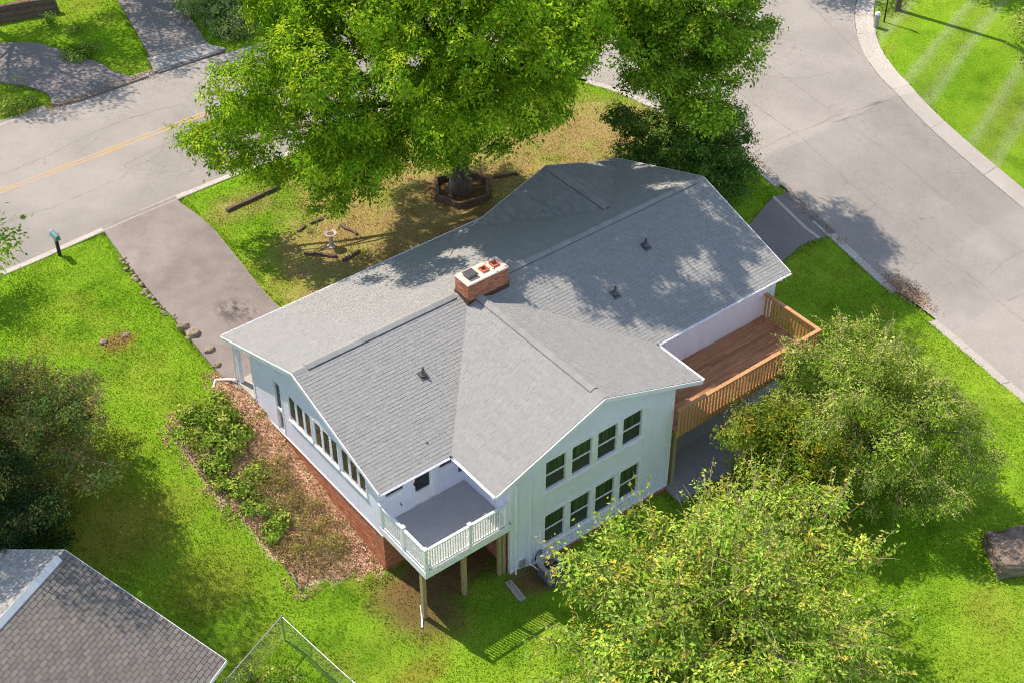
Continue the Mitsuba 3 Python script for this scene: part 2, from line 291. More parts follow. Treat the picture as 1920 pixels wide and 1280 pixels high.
add('driveway', sheet(drive2, LAWN+.03), M['driveway_dark'], label='wide grey driveway across the street at the top left corner', kind='structure')
add('patio', sheet(patio, LAWN+.03), M['patio'], label='grey concrete patio under the brown deck', kind='structure')
# yellow centre line, cracks
def ribbon(pts, w, dz, jit=0., seg=.25, rng=RNG):
    p = np.asarray(pts, float); L = np.concatenate([[0], np.cumsum(np.linalg.norm(np.diff(p, axis=0), axis=1))])
    s = np.linspace(0, L[-1], max(2, int(L[-1]/seg)+1)); c = np.stack([np.interp(s, L, p[:, k]) for k in (0, 1)], 1)
    if jit: c[1:-1] += rng.normal(0, jit, (len(c)-2, 2))
    t = np.gradient(c, axis=0); t /= np.linalg.norm(t, axis=1, keepdims=True)+1e-9; nrm = np.stack([-t[:, 1], t[:, 0]], 1)
    ww = w*(np.ones(len(c)) if not jit else rng.uniform(.45, 1.5, len(c)))[:, None]/2
    a, b = c+nrm*ww, c-nrm*ww; v = np.vstack([a, b]); n = len(c); k = np.arange(n-1)
    f = np.vstack([np.stack([k+n, k+n+1, k+1], 1), np.stack([k+n, k+1, k], 1)])
    return np.column_stack([v, ter(v[:, 0], v[:, 1])+dz]), f
for off in (-.11, .11):
    add('centre_line', ribbon([(-140,22.0+off),(-5,22.2+off),(4,22.3+off),(9.3,22.4+off),(30,22.4+off),(180,22.3+off)], .10, .006, seg=2.), M['yellow'], parent='road', label='faded orange centre line')
CR = [[(-6,23.0),(-.96,23.46),(1.21,23.55),(2.68,23.9),(3.63,24.01),(4.8,24.2),(5.54,24.2),(7.3,24.02),(8.19,23.74)],[(8.19,23.74),(8.31,22.79),(8.4,21.54)],[(1.21,23.55),(.95,22.98)],[(2.48,22.94),(3.86,23.55)],
 [(-5,19.8),(-1.14,19.92),(.08,19.68),(1.59,19.87),(3.36,19.96),(3.64,20.16),(3.74,20.85),(4.77,20.96),(5.95,21.16),(7.3,21.12),(11,21.3)],[(3.76,20.39),(5.1,20.43),(5.87,21.0)],
 [(30.4,14),(29.66,8.06),(29.15,4.2),(29.06,2.52),(29.07,-1.08),(29.25,-2.76),(29.5,-6.6),(28.99,-9.51),(27.5,-16)],[(33,12),(32.43,7.58),(31.95,4.78),(31.75,2.9),(32.27,.54),(32.23,-1.7),(32.62,-4.57),(32.9,-8.15)],
 [(26.3,4.1),(27.5,4.18),(29.12,4.17),(30.4,3.98),(31.94,4.0),(33.27,3.74),(34.92,3.4)],[(30.73,3.95),(32.45,4.2),(33.6,3.91),(34.38,3.6)],[(30.9,4.0),(31.6,3.6),(33.0,3.4),(34.4,3.55)],[(31.5,4.3),(32.2,4.75),(33.2,4.5)],
 [(27.14,-1.14),(29.14,-1.01)],[(30.31,-6.62),(31.65,-6.45),(32.76,-6.44)],[(29.45,-8.06),(30.6,-8.28)],[(39.07,12.85),(38.02,10.),(37.03,7.31)],[(31.8,8.5),(33.2,7.2),(34.5,6.9)]]
for c in CR: add('crack', ribbon(c, .028, .005, .022), M['crack'], parent='road')

# kerbs: raised concrete strips cut into stones
def kerb_strip(line, w_in, w_out, z_in, z_out, seg, gaps=(), name='kerb', label=None, mat_='concrete', jit=.012):
    """line: the road edge; the kerb lies on its outer side (left of travel)."""
    p = np.asarray(line, float); L = np.concatenate([[0], np.cumsum(np.linalg.norm(np.diff(p, axis=0), axis=1))])
    s = 0.; ks = []
    while s < L[-1]-.3:
        e = min(s+seg*RNG.uniform(.85, 1.15), L[-1]); m = (s+e)/2; c = np.array([np.interp(m, L, p[:, k]) for k in (0, 1)])
        if not any(g.contains(Point(*c)) for g in gaps):
            ss = np.linspace(s+.012, e-.012, max(2, int((e-s)/.5)+1)); q = np.stack([np.interp(ss, L, p[:, k]) for k in (0, 1)], 1)
            t = np.gradient(q, axis=0); t /= np.linalg.norm(t, axis=1, keepdims=True); n = np.stack([-t[:, 1], t[:, 0]], 1); off = RNG.normal(0, jit)
            prof = [(w_in, -.1), (w_in, z_in), (w_in*.4+w_out*.6, z_in+(z_out-z_in)*.3), (w_out-.05, z_out), (w_out, z_out-.02), (w_out, -.15)]
            rows = [np.column_stack([q+n*(a+off), ter(*(q+n*(a+off)).T)+b+off*.4]) for a, b in prof]
            v = np.vstack(rows); m_, k_ = len(q), len(prof); f = []
            for r in range(k_-1):
                for a in range(m_-1):
                    A, B, C, D = r*m_+a, r*m_+a+1, (r+1)*m_+a+1, (r+1)*m_+a; f += [[A,B,C],[A,C,D]]
            for a in (0, m_-1):
                for r in range(1, k_-1): f.append([a, r*m_+a, (r+1)*m_+a])
            ks.append((v, np.array(f)))
        s = e
    return ks
gapL = driveL.buffer(.35); gapR = unary_union([sbox(25,-1.3,27.2,1.5), sbox(25,-6.1,27.5,-4.6)])
root = lab(num('kerb'), 'wide pale rolled concrete kerb curving round the striped corner lawn', 'kerb')
for m in kerb_strip(RR_in[(RR_in[:, 0] < 70)], 0.02, .95, .012, .11, 3.0)[:40]: add('kerb_stone', m, M['concrete'], parent=root)
RLh = RL[(RL[:, 1] > -30) & (RL[:, 0] > -30)]
left = RLh[RLh[:, 1] < 14.]; low = RLh[(RLh[:, 1] > 16.2) & (RLh[:, 0] < 24)]
root = lab(num('kerb'), 'broken pale concrete kerb between the side road and the right lawn', 'kerb')
for m in kerb_strip(left[::-1], 0.0, .45, .012, .085, 2.2, [gapR]): add('kerb_stone', m, M['concrete'], parent=root)
root = lab(num('kerb'), 'pale concrete kerb beside the mailbox and along the front lawn', 'kerb')
for m in kerb_strip(low[::-1], 0.0, .4, .012, .10, 2.4, [driveL.buffer(.02)]): add('kerb_stone', m, M['concrete'], parent=root)
for m in kerb_strip(low[(low[:, 0] > .2) & (low[:, 0] < 5)][::-1], 0.0, .34, .03, .095, 2.2, []): add('dropped_kerb_stone', m, M['concrete'], parent=root)
gut = sheet(Polygon(np.vstack([low[low[:, 0] > .5], (low[low[:, 0] > .5]+[0, .95])[::-1]])), .008)
add('gutter_pan', gut, M['asphalt'], label='grey concrete gutter along the street in front of the house', kind='structure')
root = lab(num('kerb'), 'crumbling low kerb along the far side of the street', 'kerb')
for m in kerb_strip(np.array([(3.4,27.3),(-3,27.25),(-20,27.2)])[::-1], -.0, .32, .012, .1, 1.6): add('kerb_stone', m, M['concrete'], parent=root)
for m in kerb_strip(np.array([(7.7,27.2),(9.0,27.12)]), 0., .3, .012, .1, 1.6): add('kerb_stone', m, M['concrete'], parent=root)
apron = sheet(Polygon([(8.95,28.25),(12.1,27.75),(12.5,27.0),(8.6,27.15)]), .11)
add('apron', apron, M['patio'], label='grey concrete apron of the dark driveway across the street', kind='structure')
add('apron', sheet(Polygon([(8.9,28.5),(12.05,28.02),(12.1,27.76),(8.95,28.27)]), .125), M['concrete'], label='pale concrete lip where the far driveway meets its apron', kind='structure')
add('driveway_strip', sheet(Polygon([(25.12,1.6),(25.28,1.6),(25.24,-.5),(25.35,-1.2),(25.2,-1.2),(25.08,-.5)]), .065), M['concrete'], label='pale concrete joint across the short right driveway', kind='structure')

# ------------------------------------------------------------------ grass and loose ground cover
def tris(c, L, wdt, rng, lean=.55):
    """blades of grass: one leaning tapered triangle each"""
    n = len(c); a = rng.uniform(0, 2*np.pi, n); d = np.stack([np.cos(a), np.sin(a), 0*a], 1); t = a+rng.normal(1.57, .6, n); s = np.stack([np.cos(t), np.sin(t), 0*a], 1)
    le = rng.uniform(.2, 1.5, n)[:, None]*lean
    tip = c+(np.array([0, 0, 1.])*(1-.3*le)+d*le*1.1)*L[:, None]
    v = np.stack([c-s*wdt[:, None]/2, c+s*wdt[:, None]/2, tip], 1).reshape(-1, 3)
    return v, np.arange(3*n).reshape(-1, 3)
def scatter(poly, dens, rng):
    b = poly.bounds; n = int((b[2]-b[0])*(b[3]-b[1])*dens); x, y = rng.uniform(b[0], b[2], n), rng.uniform(b[1], b[3], n)
    k = inside(poly, x, y); return x[k], y[k]
VIEW = Polygon([(3,43),(-9,22),(-15,0),(-15,-4),(13,-24),(53,4)])
block = unary_union([hard.buffer(.04), bed.buffer(-.3), road_poly.buffer(.4)])
lawn_area = VIEW.difference(block).difference(kerbR)
rg = np.random.default_rng(11)
gxp, gyp = scatter(lawn_area, 440, rg)
gcol = lawn_color(gxp, gyp)
lum = gcol[:, 1]-gcol[:, 0]
keep = rg.random(len(gxp)) < np.where(gcol[:, 0] > gcol[:, 1]*.95, .45, 1.)
near_far = np.where(gxp > 35.5, .55, 1.)*np.where(gyp > 26, .8, 1)
keep &= (rg.random(len(gxp)) < near_far) & (~inside(bed, gxp, gyp) | (nz(gxp, gyp, 1.7, 57) > .56))
gxp, gyp, gcol = gxp[keep], gyp[keep], gcol[keep]
tuft = nz(gxp, gyp, 3.1, 33, 2); hgt = rg.uniform(.06, .12, len(gxp))*(.45+1.1*tuft)*np.where(gxp > 35.5, .6, 1.)
gcol = gcol*rg.uniform(.8, 1.4, (len(gxp), 1))*(.72+.56*tuft)[:, None]*np.array([1.08, 1., .9])
v, f = tris(np.column_stack([gxp, gyp, ter(gxp, gyp)+LAWN-.02]), hgt, rg.uniform(.028, .055, len(gxp)), rg)
add('grass', (v, f), M['grass'], color=np.repeat(np.clip(gcol, .01, .8), 3, 0), label='short green grass of the lawns with dry yellow patches', category='grass', kind='stuff')

def leaf_mesh(c, nrm, dirv, L, Wd, fold=.15):
    nrm = nrm/np.linalg.norm(nrm, axis=1, keepdims=True); d = dirv-(dirv*nrm).sum(1, keepdims=True)*nrm; d /= np.linalg.norm(d, axis=1, keepdims=True)+1e-9
    s = np.cross(nrm, d); L, Wd = L[:, None], Wd[:, None]
    b, t = c-d*L*.5, c+d*L*.5-nrm*L*.12; m = c-d*L*.05
    l, r = m+s*Wd*.5+nrm*fold*Wd, m-s*Wd*.5+nrm*fold*Wd
    v = np.stack([b, r, t, l], 1).reshape(-1, 3); k = np.arange(len(c))[:, None]*4
    return v, np.concatenate([k+[0,1,2], k+[0,2,3]]).reshape(-1, 3)
def rdir(rng, n):
    v = rng.normal(size=(n, 3)); return v/np.linalg.norm(v, axis=1, keepdims=True)
fl_ = lambda x, y: float(ter(x, y))+LAWN
# mulch chips in the bed
rb = np.random.default_rng(5)
bx, by = scatter(bed.buffer(.45).difference(unary_union([house_fp, driveL])), 640, rb)
kb_ = rb.random(len(bx)) < np.where(inside(bed, bx, by), 1., .75*sstep(.45, .75, nz(bx, by, 1.7, 55))); bx, by = bx[kb_], by[kb_]
pal = np.array([[.68,.46,.31],[.56,.33,.20],[.76,.60,.45],[.40,.22,.13],[.62,.38,.24]])
cc = pal[rb.integers(0, 5, len(bx))]*rb.uniform(.75, 1.25, (len(bx), 1))
nn = rdir(rb, len(bx)); nn[:, 2] = np.abs(nn[:, 2])+.8
v, f = leaf_mesh(np.column_stack([bx, by, ter(bx, by)+LAWN+rb.uniform(.0, .07, len(bx))]), nn, rdir(rb, len(bx)), rb.uniform(.05, .16, len(bx)), rb.uniform(.02, .05, len(bx)))
sx_, sy_ = scatter(bed.buffer(-.2), 2.2, rb); sk_ = [tube([(x, y, fl_(x, y)+.05), (x+d*math.cos(t)/2, y+d*math.sin(t)/2, fl_(x, y)+.09), (x+d*math.cos(t), y+d*math.sin(t), fl_(x+d*math.cos(t), y+d*math.sin(t))+.05)], .012, 4, False) for x, y, d, t in zip(sx_, sy_, rb.uniform(.25, .9, len(sx_)), rb.uniform(0, 6.28, len(sx_)))]
add('fallen_twigs', join(sk_), M['twig'], label='dry fallen twigs scattered over the mulch bed', category='twigs', kind='stuff')
add('wood_mulch', (v, f), M['vc'], color=np.repeat(cc, 4, 0), label='reddish brown wood chip mulch of the bed along the house wall', category='mulch', kind='stuff')

# ------------------------------------------------------------------ house
XR, YF, YR, ZR, K = 18.94, 5.11, -5.01, 3.65, .3433
ZE = ZR-K*YF; ZER = ZR+K*YR
WX0, WX, WX1, WY = 2.88, 7.43, 12.05, -7.42
GX, GZ, GY = 14.9, 3.33, 4.78
H = lab(num('house'), 'white split level house with grey shingle roof, brick base, balcony and wooden deck', 'house')
SH_T = .014
class Plane:
    """roof plane: origin o, u along the eave, v up the slope (unit 3-vectors)"""
    def __init__(s, o, u, v):
        s.o, s.u, s.v = np.array(o, float), np.array(u, float), np.array(v, float); s.u /= np.linalg.norm(s.u); s.v /= np.linalg.norm(s.v)
        s.n = np.cross(s.u, s.v)
        if s.n[2] < 0: s.n = -s.n
    def P(s, a, b, h=0.): return s.o+np.multiply.outer(np.asarray(a), s.u)+np.multiply.outer(np.asarray(b), s.v)+np.multiply.outer(np.asarray(h), s.n)
    def uv(s, p): d = np.asarray(p, float)-s.o; return d@s.u, d@s.v
def poly_span(poly, v):
    xs = []; n = len(poly)
    for k in range(n):
        (u0, v0), (u1, v1) = poly[k], poly[(k+1) % n]
        if abs(v1-v0) < 1e-9:
            if abs(v-v0) < 1e-6: xs += [u0, u1]
            continue
        t = (v-v0)/(v1-v0)
        if -1e-9 <= t <= 1+1e-9: xs.append(u0+t*(u1-u0))
    return (min(xs), max(xs)) if len(xs) >= 2 else None
SHING = []   # (centre, mesh, colour)
def shingle_plane(pts3, expo, tab, tones, rng, out, thick=SH_T, off=.5, rowjit=0., joint=.003):
    """pts3: convex outline, first edge = eave"""
    p = np.array(pts3, float); u = p[1]-p[0]; nrm = np.cross(u, p[2]-p[0])
    if nrm[2] < 0: nrm = -nrm
    pl = Plane(p[0], u, np.cross(nrm, u)); uv = [pl.uv(q) for q in p]; vmax = max(b for a, b in uv)
    v0, row = min(b for a, b in uv), 0
    while v0 < vmax-.01:
        v1 = min(v0+expo, vmax); e = 1e-4
        s0, s1 = poly_span(uv, v0+e), poly_span(uv, v1-e)
        if s0 and s1:
            lo, hi = min(s0[0], s1[0]), max(s0[1], s1[1]); x = math.floor(lo/tab)*tab-tab*((row*off+rng.uniform(-rowjit, rowjit)) % 1); x += 0.
            rt = rng.normal(1, .01)
            while x < hi:
                tw = tab*(1 if not rowjit else rng.choice([.6, .8, 1., 1.2])); a, b = x+joint, x+tw-joint; x += tw
                A0, A1 = np.clip([a, b], *s0); B0, B1 = np.clip([a, b], *s1)
                if max(A1-A0, B1-B0) < .02: continue
                th = thick*(rng.uniform(.8, 1.35) if not rowjit else rng.choice([.75, .95, 1.2]))
                q = np.array([pl.P(A0, v0-.004, -.002), pl.P(A1, v0-.004, -.002), pl.P(A0, v0-.004, th), pl.P(A1, v0-.004, th), pl.P(B1, v1-(0 if rowjit else .022)+.002, .002), pl.P(B0, v1-(0 if rowjit else .022)+.002, .002)])
                f = np.array([[0,1,3],[0,3,2],[2,3,4],[2,4,5],[0,2,5],[1,4,3]])
                t = tones[rng.integers(len(tones))]*rng.uniform(.97, 1.03)*rt
                out.append((q.mean(0), (q, f), t))
        v0, row = v1, row+1
    return pl
def slab(pts3, t=.05, up=0.):
    p = np.array(pts3, float); n = np.cross(p[1]-p[0], p[2]-p[0]); n /= np.linalg.norm(n); n = n if n[2] > 0 else -n
    k = len(p); v = np.vstack([p+n*up, p-n*t]); f = []
    for i in range(1, k-1): f += [[0, i, i+1], [k, k+i+1, k+i]]
    for i in range(k):
        j = (i+1) % k; f += [[i, k+i, k+j], [i, k+j, j]]
    return v, np.array(f)
TG = [np.array(c) for c in ([.308,.317,.315],[.315,.324,.321],[.301,.311,.309],[.322,.329,.325],[.311,.319,.317],[.297,.307,.306])]
rs = np.random.default_rng(21)
roofs = [
 [(0,YR,ZER),(WX0,YR,ZER),(WX,0,ZR),(0,0,ZR)],                       # main rear, left of the wing
 [(WX1,YR,ZER),(XR,YR,ZER),(XR,0,ZR),(WX,0,ZR)],                     # main rear, right of the wing
 [(WX0,WY,ZER),(WX0,YR,ZER),(WX,0,ZR),(WX,WY,ZR)],                   # wing left
 [(WX1,YR,ZER),(WX1,WY,ZER),(WX,WY,ZR),(WX,0,ZR)],                   # wing right
 [(XR,YF,ZE),(0,YF,ZE),(0,0,ZR),(XR,0,ZR)],                          # main front
]
vy = (ZR-GZ)/K
gl = GX-(GY-vy); gr = GX+(GY-vy)
roofs += [[(gl,GY,GZ-K*(GX-gl)+.004),(gl+.001,GY,GZ-K*(GX-gl)+.004),(GX,vy,GZ+.004),(GX,GY,GZ+.004)], [(gr,GY,GZ-K*(gr-GX)+.004),(gr,GY+.0,GZ-K*(gr-GX)+.004),(GX,GY,GZ+.004),(GX,vy,GZ+.004)]]
def wing_gable(side):
    """triangle of the front gable's slope, eave direction along y"""
    e = gl if side < 0 else gr; ze = GZ-K*abs(GX-e)+.006
    return [(e,GY,ze),(GX,vy,GZ+.006),(GX,GY,GZ+.006)]
for k, pts in enumerate(roofs[:5]):
    add('roof', slab(pts, .10), M['roof_base'], parent=H)
    shingle_plane(pts, .14, .23, TG, rs, SHING, off=.5, rowjit=.5)
for side in (-1, 1):
    tri = wing_gable(side); add('roof', slab(tri, .06), M['roof_base'], parent=H)
    e = tri[0][0]; ze = tri[0][2]; p = np.array(tri)
    # courses run parallel to y
    u = np.array([0, 1., 0]) ; vdir = np.array([GX-e, 0, GZ+.006-ze]); pl = Plane(p[0], u, vdir); uv = [pl.uv(q) for q in p]; tmp = []
    v0, row = 0., 0; vmax = max(b for a, b in uv)
    while v0 < vmax-.01:
        v1 = min(v0+.145, vmax); s0, s1 = poly_span(uv, v0+1e-4), poly_span(uv, v1-1e-4)
        if s0 and s1:
            x = math.floor(min(s0[0], s1[0])/.335)*.335-(row*.5 % 1)*.335
            while x < max(s0[1], s1[1]):
                A0, A1 = np.clip([x+.004, x+.331], *s0); B0, B1 = np.clip([x+.004, x+.331], *s1); x += .335
                if max(A1-A0, B1-B0) < .02: continue
                th = SH_T*rs.uniform(.8, 1.35)
                q = np.array([pl.P(A0,v0-.004,-.002), pl.P(A1,v0-.004,-.002), pl.P(A0,v0-.004,th), pl.P(A1,v0-.004,th), pl.P(B1,v1+.002,.002), pl.P(B0,v1+.002,.002)])
                f = np.array([[0,1,3],[0,3,2],[2,3,4],[2,4,5],[0,2,5],[1,4,3]])
                SHING.append((q.mean(0), (q, f), TG[rs.integers(6)]*rs.uniform(.9, 1.1)))
        v0, row = v1, row+1
def place_pieces(key, parent, pieces, bsdf, limit=300):
    """the pieces nearest the camera one by one, the rest as one stuff part"""
    d = np.array([np.linalg.norm(c-CAM) for c, m, t in pieces]); order = np.argsort(d)
    for k in order[:limit]:
        c, m, t = pieces[k]; add(key, m, bsdf, color=np.tile(t, (len(m[0]), 1)), parent=parent)
    rest = [pieces[k] for k in order[limit:]]
    if rest:
        m = join([r[1] for r in rest]); add(key+'s', m, bsdf, color=np.vstack([np.tile(r[2], (len(r[1][0]), 1)) for r in rest]), parent=parent, kind='stuff')
place_pieces('shingle', f'{H}__roof', SHING, M['vc_rough'])
# ridge caps and vents
def ridge_cap(p0, p1, w=.17, t=.05, drop=None):
    p0, p1 = np.array(p0, float), np.array(p1, float); d = (p1-p0)/np.linalg.norm(p1-p0); s = np.cross(d, [0,0,1.]); s /= np.linalg.norm(s)
    k = K; prof = [(-w, -w*k+.0), (-w, -w*k+t), (-.02, t+.012), (.02, t+.012), (w, -w*k+t), (w, -w*k)]
    v = np.vstack([[p+s*a+np.array([0, 0, b]) for a, b in prof] for p in (p0, p1)]); n = len(prof); f = []
    for i in range(n):
        j = (i+1) % n; f += [[i, j, n+j], [i, n+j, n+i]]
    for i in range(1, n-1): f += [[0, i, i+1], [n, n+i+1, n+i]]
    return v, np.array(f)
def cap_row(p0, p1, parent):
    p0, p1 = np.array(p0, float), np.array(p1, float); L = np.linalg.norm(p1-p0); n = max(1, int(L/.3)); ms, cs = [], []
    for i in range(n):
        a, b = p0+(p1-p0)*i/n, p0+(p1-p0)*(i+1.02)/n; m = ridge_cap(a+[0,0,.004], b, .165, .052+.006*(i % 2)); ms.append(m); cs.append(np.tile(TG[rs.integers(6)]*rs.uniform(.9, 1.05), (len(m[0]), 1)))
    add('ridge_cap', join(ms), M['vc_rough'], color=np.vstack(cs), parent=parent)
    add('ridge_vent', ridge_cap(p0-[0,0,.012], p1-[0,0,.012], .18, .04), M['dark_grey'], parent=parent)
cap_row((.55,0,ZR),(6.75,0,ZR), H); cap_row((9.0,0,ZR),(XR-.45,0,ZR), H); cap_row((WX,-.55,ZR),(WX,WY+.55,ZR), H); cap_row((GX,vy+.1,GZ),(GX,GY-.35,GZ), H)
for a, b in (((0,0,ZR),(.55,0,ZR)), ((XR-.45,0,ZR),(XR,0,ZR)), ((WX,WY+.55,ZR),(WX,WY,ZR)), ((GX,GY-.35,GZ),(GX,GY,GZ))):
    m = ridge_cap(a, b, .16, .016); add('ridge_cap', m, M['vc_rough'], color=np.tile(TG[0], (len(m[0]), 1)), parent=H)
# valleys flashing line on the far gable
# fascia, gutters
def beam(p0, p1, w, h, n_out, drop=0.):
    """board from p0 to p1, w thick along n_out (horizontal), h tall, its top at p - drop"""
    p0, p1, o = np.array(p0, float), np.array(p1, float), np.array(n_out, float); z = np.array([0,0,1.])
    v = np.array([p0-z*drop, p1-z*drop, p1-z*(drop+h), p0-z*(drop+h)]); v = np.vstack([v, v+o*w])
    f = np.array([[0,1,2],[0,2,3],[4,6,5],[4,7,6],[0,4,5],[0,5,1],[1,5,6],[1,6,2],[2,6,7],[2,7,3],[3,7,4],[3,4,0]])
    return v, f
def gutter(p0, p1, n_out, key='gutter'):
    p0, p1, o = np.array(p0, float), np.array(p1, float), np.array(n_out, float); z = np.array([0,0,1.])
    prof = [(0, .0), (0, -.075), (.045, -.075), (.075, -.03), (.08, 0.0), (.09, 0.0), (.084, -.035), (.05, -.085), (-.012, -.085), (-.012, 0)]
    v = np.vstack([[p+o*a+z*b for a, b in prof] for p in (p0, p1)]); n = len(prof); f = []
    for i in range(n):
        j = (i+1) % n; f += [[i, j, n+j], [i, n+j, n+i]]
    m = [(v, np.array(f))]
    d = (p1-p0)/np.linalg.norm(p1-p0)
    for e in (p0, p1):
        q = [e+o*a+z*b for a, b in ((0,0),(0,-.085),(.05,-.085),(.084,-.035),(.09,0))]; m.append((np.array(q), np.array([[0,1,2],[0,2,3],[0,3,4]])))
    add(key, join(m), M['gutter'], parent=H)
zt = -.015
gutter((0,YR-.012,ZER+zt),(WX0-.1,YR-.012,ZER+zt),(0,-1,0)); gutter((WX0-.012,YR-.12,ZER+zt),(WX0-.012,WY,ZER+zt),(-1,0,0))
gutter((WX1+.012,WY,ZER+zt),(WX1+.012,YR-.12,ZER+zt),(1,0,0)); gutter((WX1+.1,YR-.012,ZER+zt),(XR,YR-.012,ZER+zt),(0,-1,0))
gutter((0,YF+.012,ZE+zt),(XR,YF+.012,ZE+zt),(0,1,0))
for p0, p1, o in (((0,YF,ZE),(0,0,ZR),(-1,0,0)), ((0,0,ZR),(0,YR,ZER),(-1,0,0)), ((WX0,WY,ZER),(WX,WY,ZR),(0,-1,0)), ((WX,WY,ZR),(WX1,WY,ZER),(0,-1,0)), ((XR,YF,ZE),(XR,0,ZR),(1,0,0)), ((XR,0,ZR),(XR,YR,ZER),(1,0,0)), ((gl,GY,GZ-K*(GX-gl)),(GX,GY,GZ),(0,1,0)), ((GX,GY,GZ),(gr,GY,GZ-K*(gr-GX)),(0,1,0))):
    add('fascia', beam(p0, p1, .03, .17, o, .012), M['trim'], parent=H)
    o_ = np.array(o)*.03; add('rake_trim', beam(np.array(p0)+o_, np.array(p1)+o_, .018, .06, o, .0), M['gutter'], parent=H)

# walls: backing with openings + lapped boards
def wall(poly, openings, o, u, n, name='wall', board=.19, thick=.12, board_from=None):
    """poly in (u, z); o 3-D origin at u=0,z=0; u, n unit vectors"""
    o, u, n = np.array(o, float), np.array(u, float), np.array(n, float); Z = np.array([0,0,1.])
    P_ = Polygon(poly); holes = unary_union([sbox(*b) for b in openings]) if openings else Polygon(); net = P_.difference(holes)
    def ext(g, d0, d1):
        out = []
        for p in getattr(g, 'geoms', [g]):
            if p.geom_type != 'Polygon' or p.area < 1e-4: continue
            m = trimesh.creation.extrude_polygon(p, 1.0, engine='earcut'); v = np.asarray(m.vertices)
            out.append((v, np.asarray(m.faces), d0, d1))
        return out
    def to3(v, d): return o+np.outer(v[:, 0], u)+np.outer(v[:, 1], Z)+np.multiply.outer(d, n)
    ms = [(to3(v, -thick+(thick)*v[:, 2]), f) for v, f, _, _ in ext(net, 0, 0)]
    key = add(name, join(ms), M['siding'], parent=H)
    zs = [p[1] for p in poly]; z0 = min(zs) if board_from is None else board_from; top = max(zs)
    while z0 < top-.02:
        z1 = min(z0+board, top); g = net.intersection(sbox(-50, z0, 50, z1-.004))
        for v, f, _, _ in ext(g, 0, 0):
            d = np.where(v[:, 2] > .5, .023-.017*(v[:, 1]-z0)/board, .0005); add('board', (to3(v, d), f), M['siding'], parent=key)
        z0 = z1
    return key
WXL = .28; WYR = -4.6; FY = 3.6
def rk(y): return (ZR-K*abs(y))-.10
# windows
def window(o, u, n, u0, u1, z0, z1, kind='double', parent=H, label=None, pd=-.04, pr=.022):
    o, u, n = np.array(o, float), np.array(u, float), np.array(n, float); Z = np.array([0,0,1.])
    def bx(a0, a1, b0, b1, d0, d1):
        v, f = box(a0, a1, d0, d1, b0, b1); return o+np.outer(v[:, 0], u)+np.outer(v[:, 1], n)+np.outer(v[:, 2], Z), f
    fwid = .05 if pd < -.02 else .035; key = num(f'{parent}__window'); lab(key, label) if label else None
    fr = [bx(u0, u0+fwid, z0, z1, -.09, pr), bx(u1-fwid, u1, z0, z1, -.09, pr), bx(u0+fwid, u1-fwid, z0, z0+fwid, -.09, pr+.004), bx(u0+fwid, u1-fwid, z1-fwid, z1, -.09, pr)]
    scene[num(key+'__frame')] = mikit.ply(join(fr), M['trim'])
    zm = (z0+z1)/2
    if kind == 'double':
        scene[num(key+'__meeting_rail')] = mikit.ply(bx(u0+fwid, u1-fwid, zm-.022, zm+.022, -.06, -.018), M['trim'])
        spans = [(z0+fwid, zm-.022, -.05), (zm+.022, z1-fwid, -.03)]
    else: spans = [(z0+fwid, z1-fwid, pd)]
    for a, b, d in spans:
        m = [np.array([o+u*x+Z*zz+n*d for x, zz in ((u0+fwid, a), (u1-fwid, a), (u1-fwid, b), (u0+fwid, b))]), np.array([[0,1,2],[0,2,3]])]
        scene[num(key+'__pane')] = mikit.ply((m[0], m[1]), M['pane'])
    if kind != 'double':
        scene[num(key+'__blind')] = mikit.ply(bx(u0+.02, u1-.02, z0+.02, z1-.02, -.03, pd-.012), M['blind'])
    else:
        scene[num(key+'__blind')] = mikit.ply(bx(u0+.03, u1-.03, zm+.0, z1-.02, -.12, -.11), M['blind_green']); scene[num(key+'__shade')] = mikit.ply(bx(u0+.03, u1-.03, z0+.02, zm-.01, -.13, -.12), M['blind'])
    return key
# left gable wall (faces -x): u runs along -y from y=FY
oL, uL, nL = (WXL, 0, 0), (0, -1, 0), (-1, 0, 0)
wy = [1.02, .50, -.02, -.65, -1.17, -1.69, -2.32, -2.84, -3.36]
opens = []
for y in wy:
    zt_ = min(1.82, rk(y-.38)-.22); opens.append((-y-.02, .66, -y+.43, zt_))
door_op = (-2.02, -.5, -1.52, 1.9)
wl = wall([(-FY, -.55), (-WYR, -.55), (-WYR, rk(WYR)), (0, rk(0)), (-FY, rk(FY))], opens+[door_op], oL, uL, nL)
for (a, b, c, d) in opens:
    window(oL, uL, nL, a, c, b, d, 'single', pd=.004, pr=.016)
def slabbox(o, u, n, a0, a1, b0, b1, d0, d1):
    o, u, n = np.array(o, float), np.array(u, float), np.array(n, float); v, f = box(a0, a1, d0, d1, b0, b1); return o+np.outer(v[:, 0], u)+np.outer(v[:, 1], n)+np.outer(v[:, 2], [0,0,1.]), f
for g in (0, 3, 6):
    a, c = -wy[g]-.06, -wy[g+2]+.46
    add('window_sill', slabbox(oL, uL, nL, a, c, .60, .655, -.02, .075), M['gutter'], parent=H)
    for x0_, zt_ in ((a, opens[g][3]), (c-.055, opens[g+2][3])): add('window_casing', slabbox(oL, uL, nL, x0_, x0_+.055, .655, zt_+.03, .0, .04), M['trim'], parent=H)
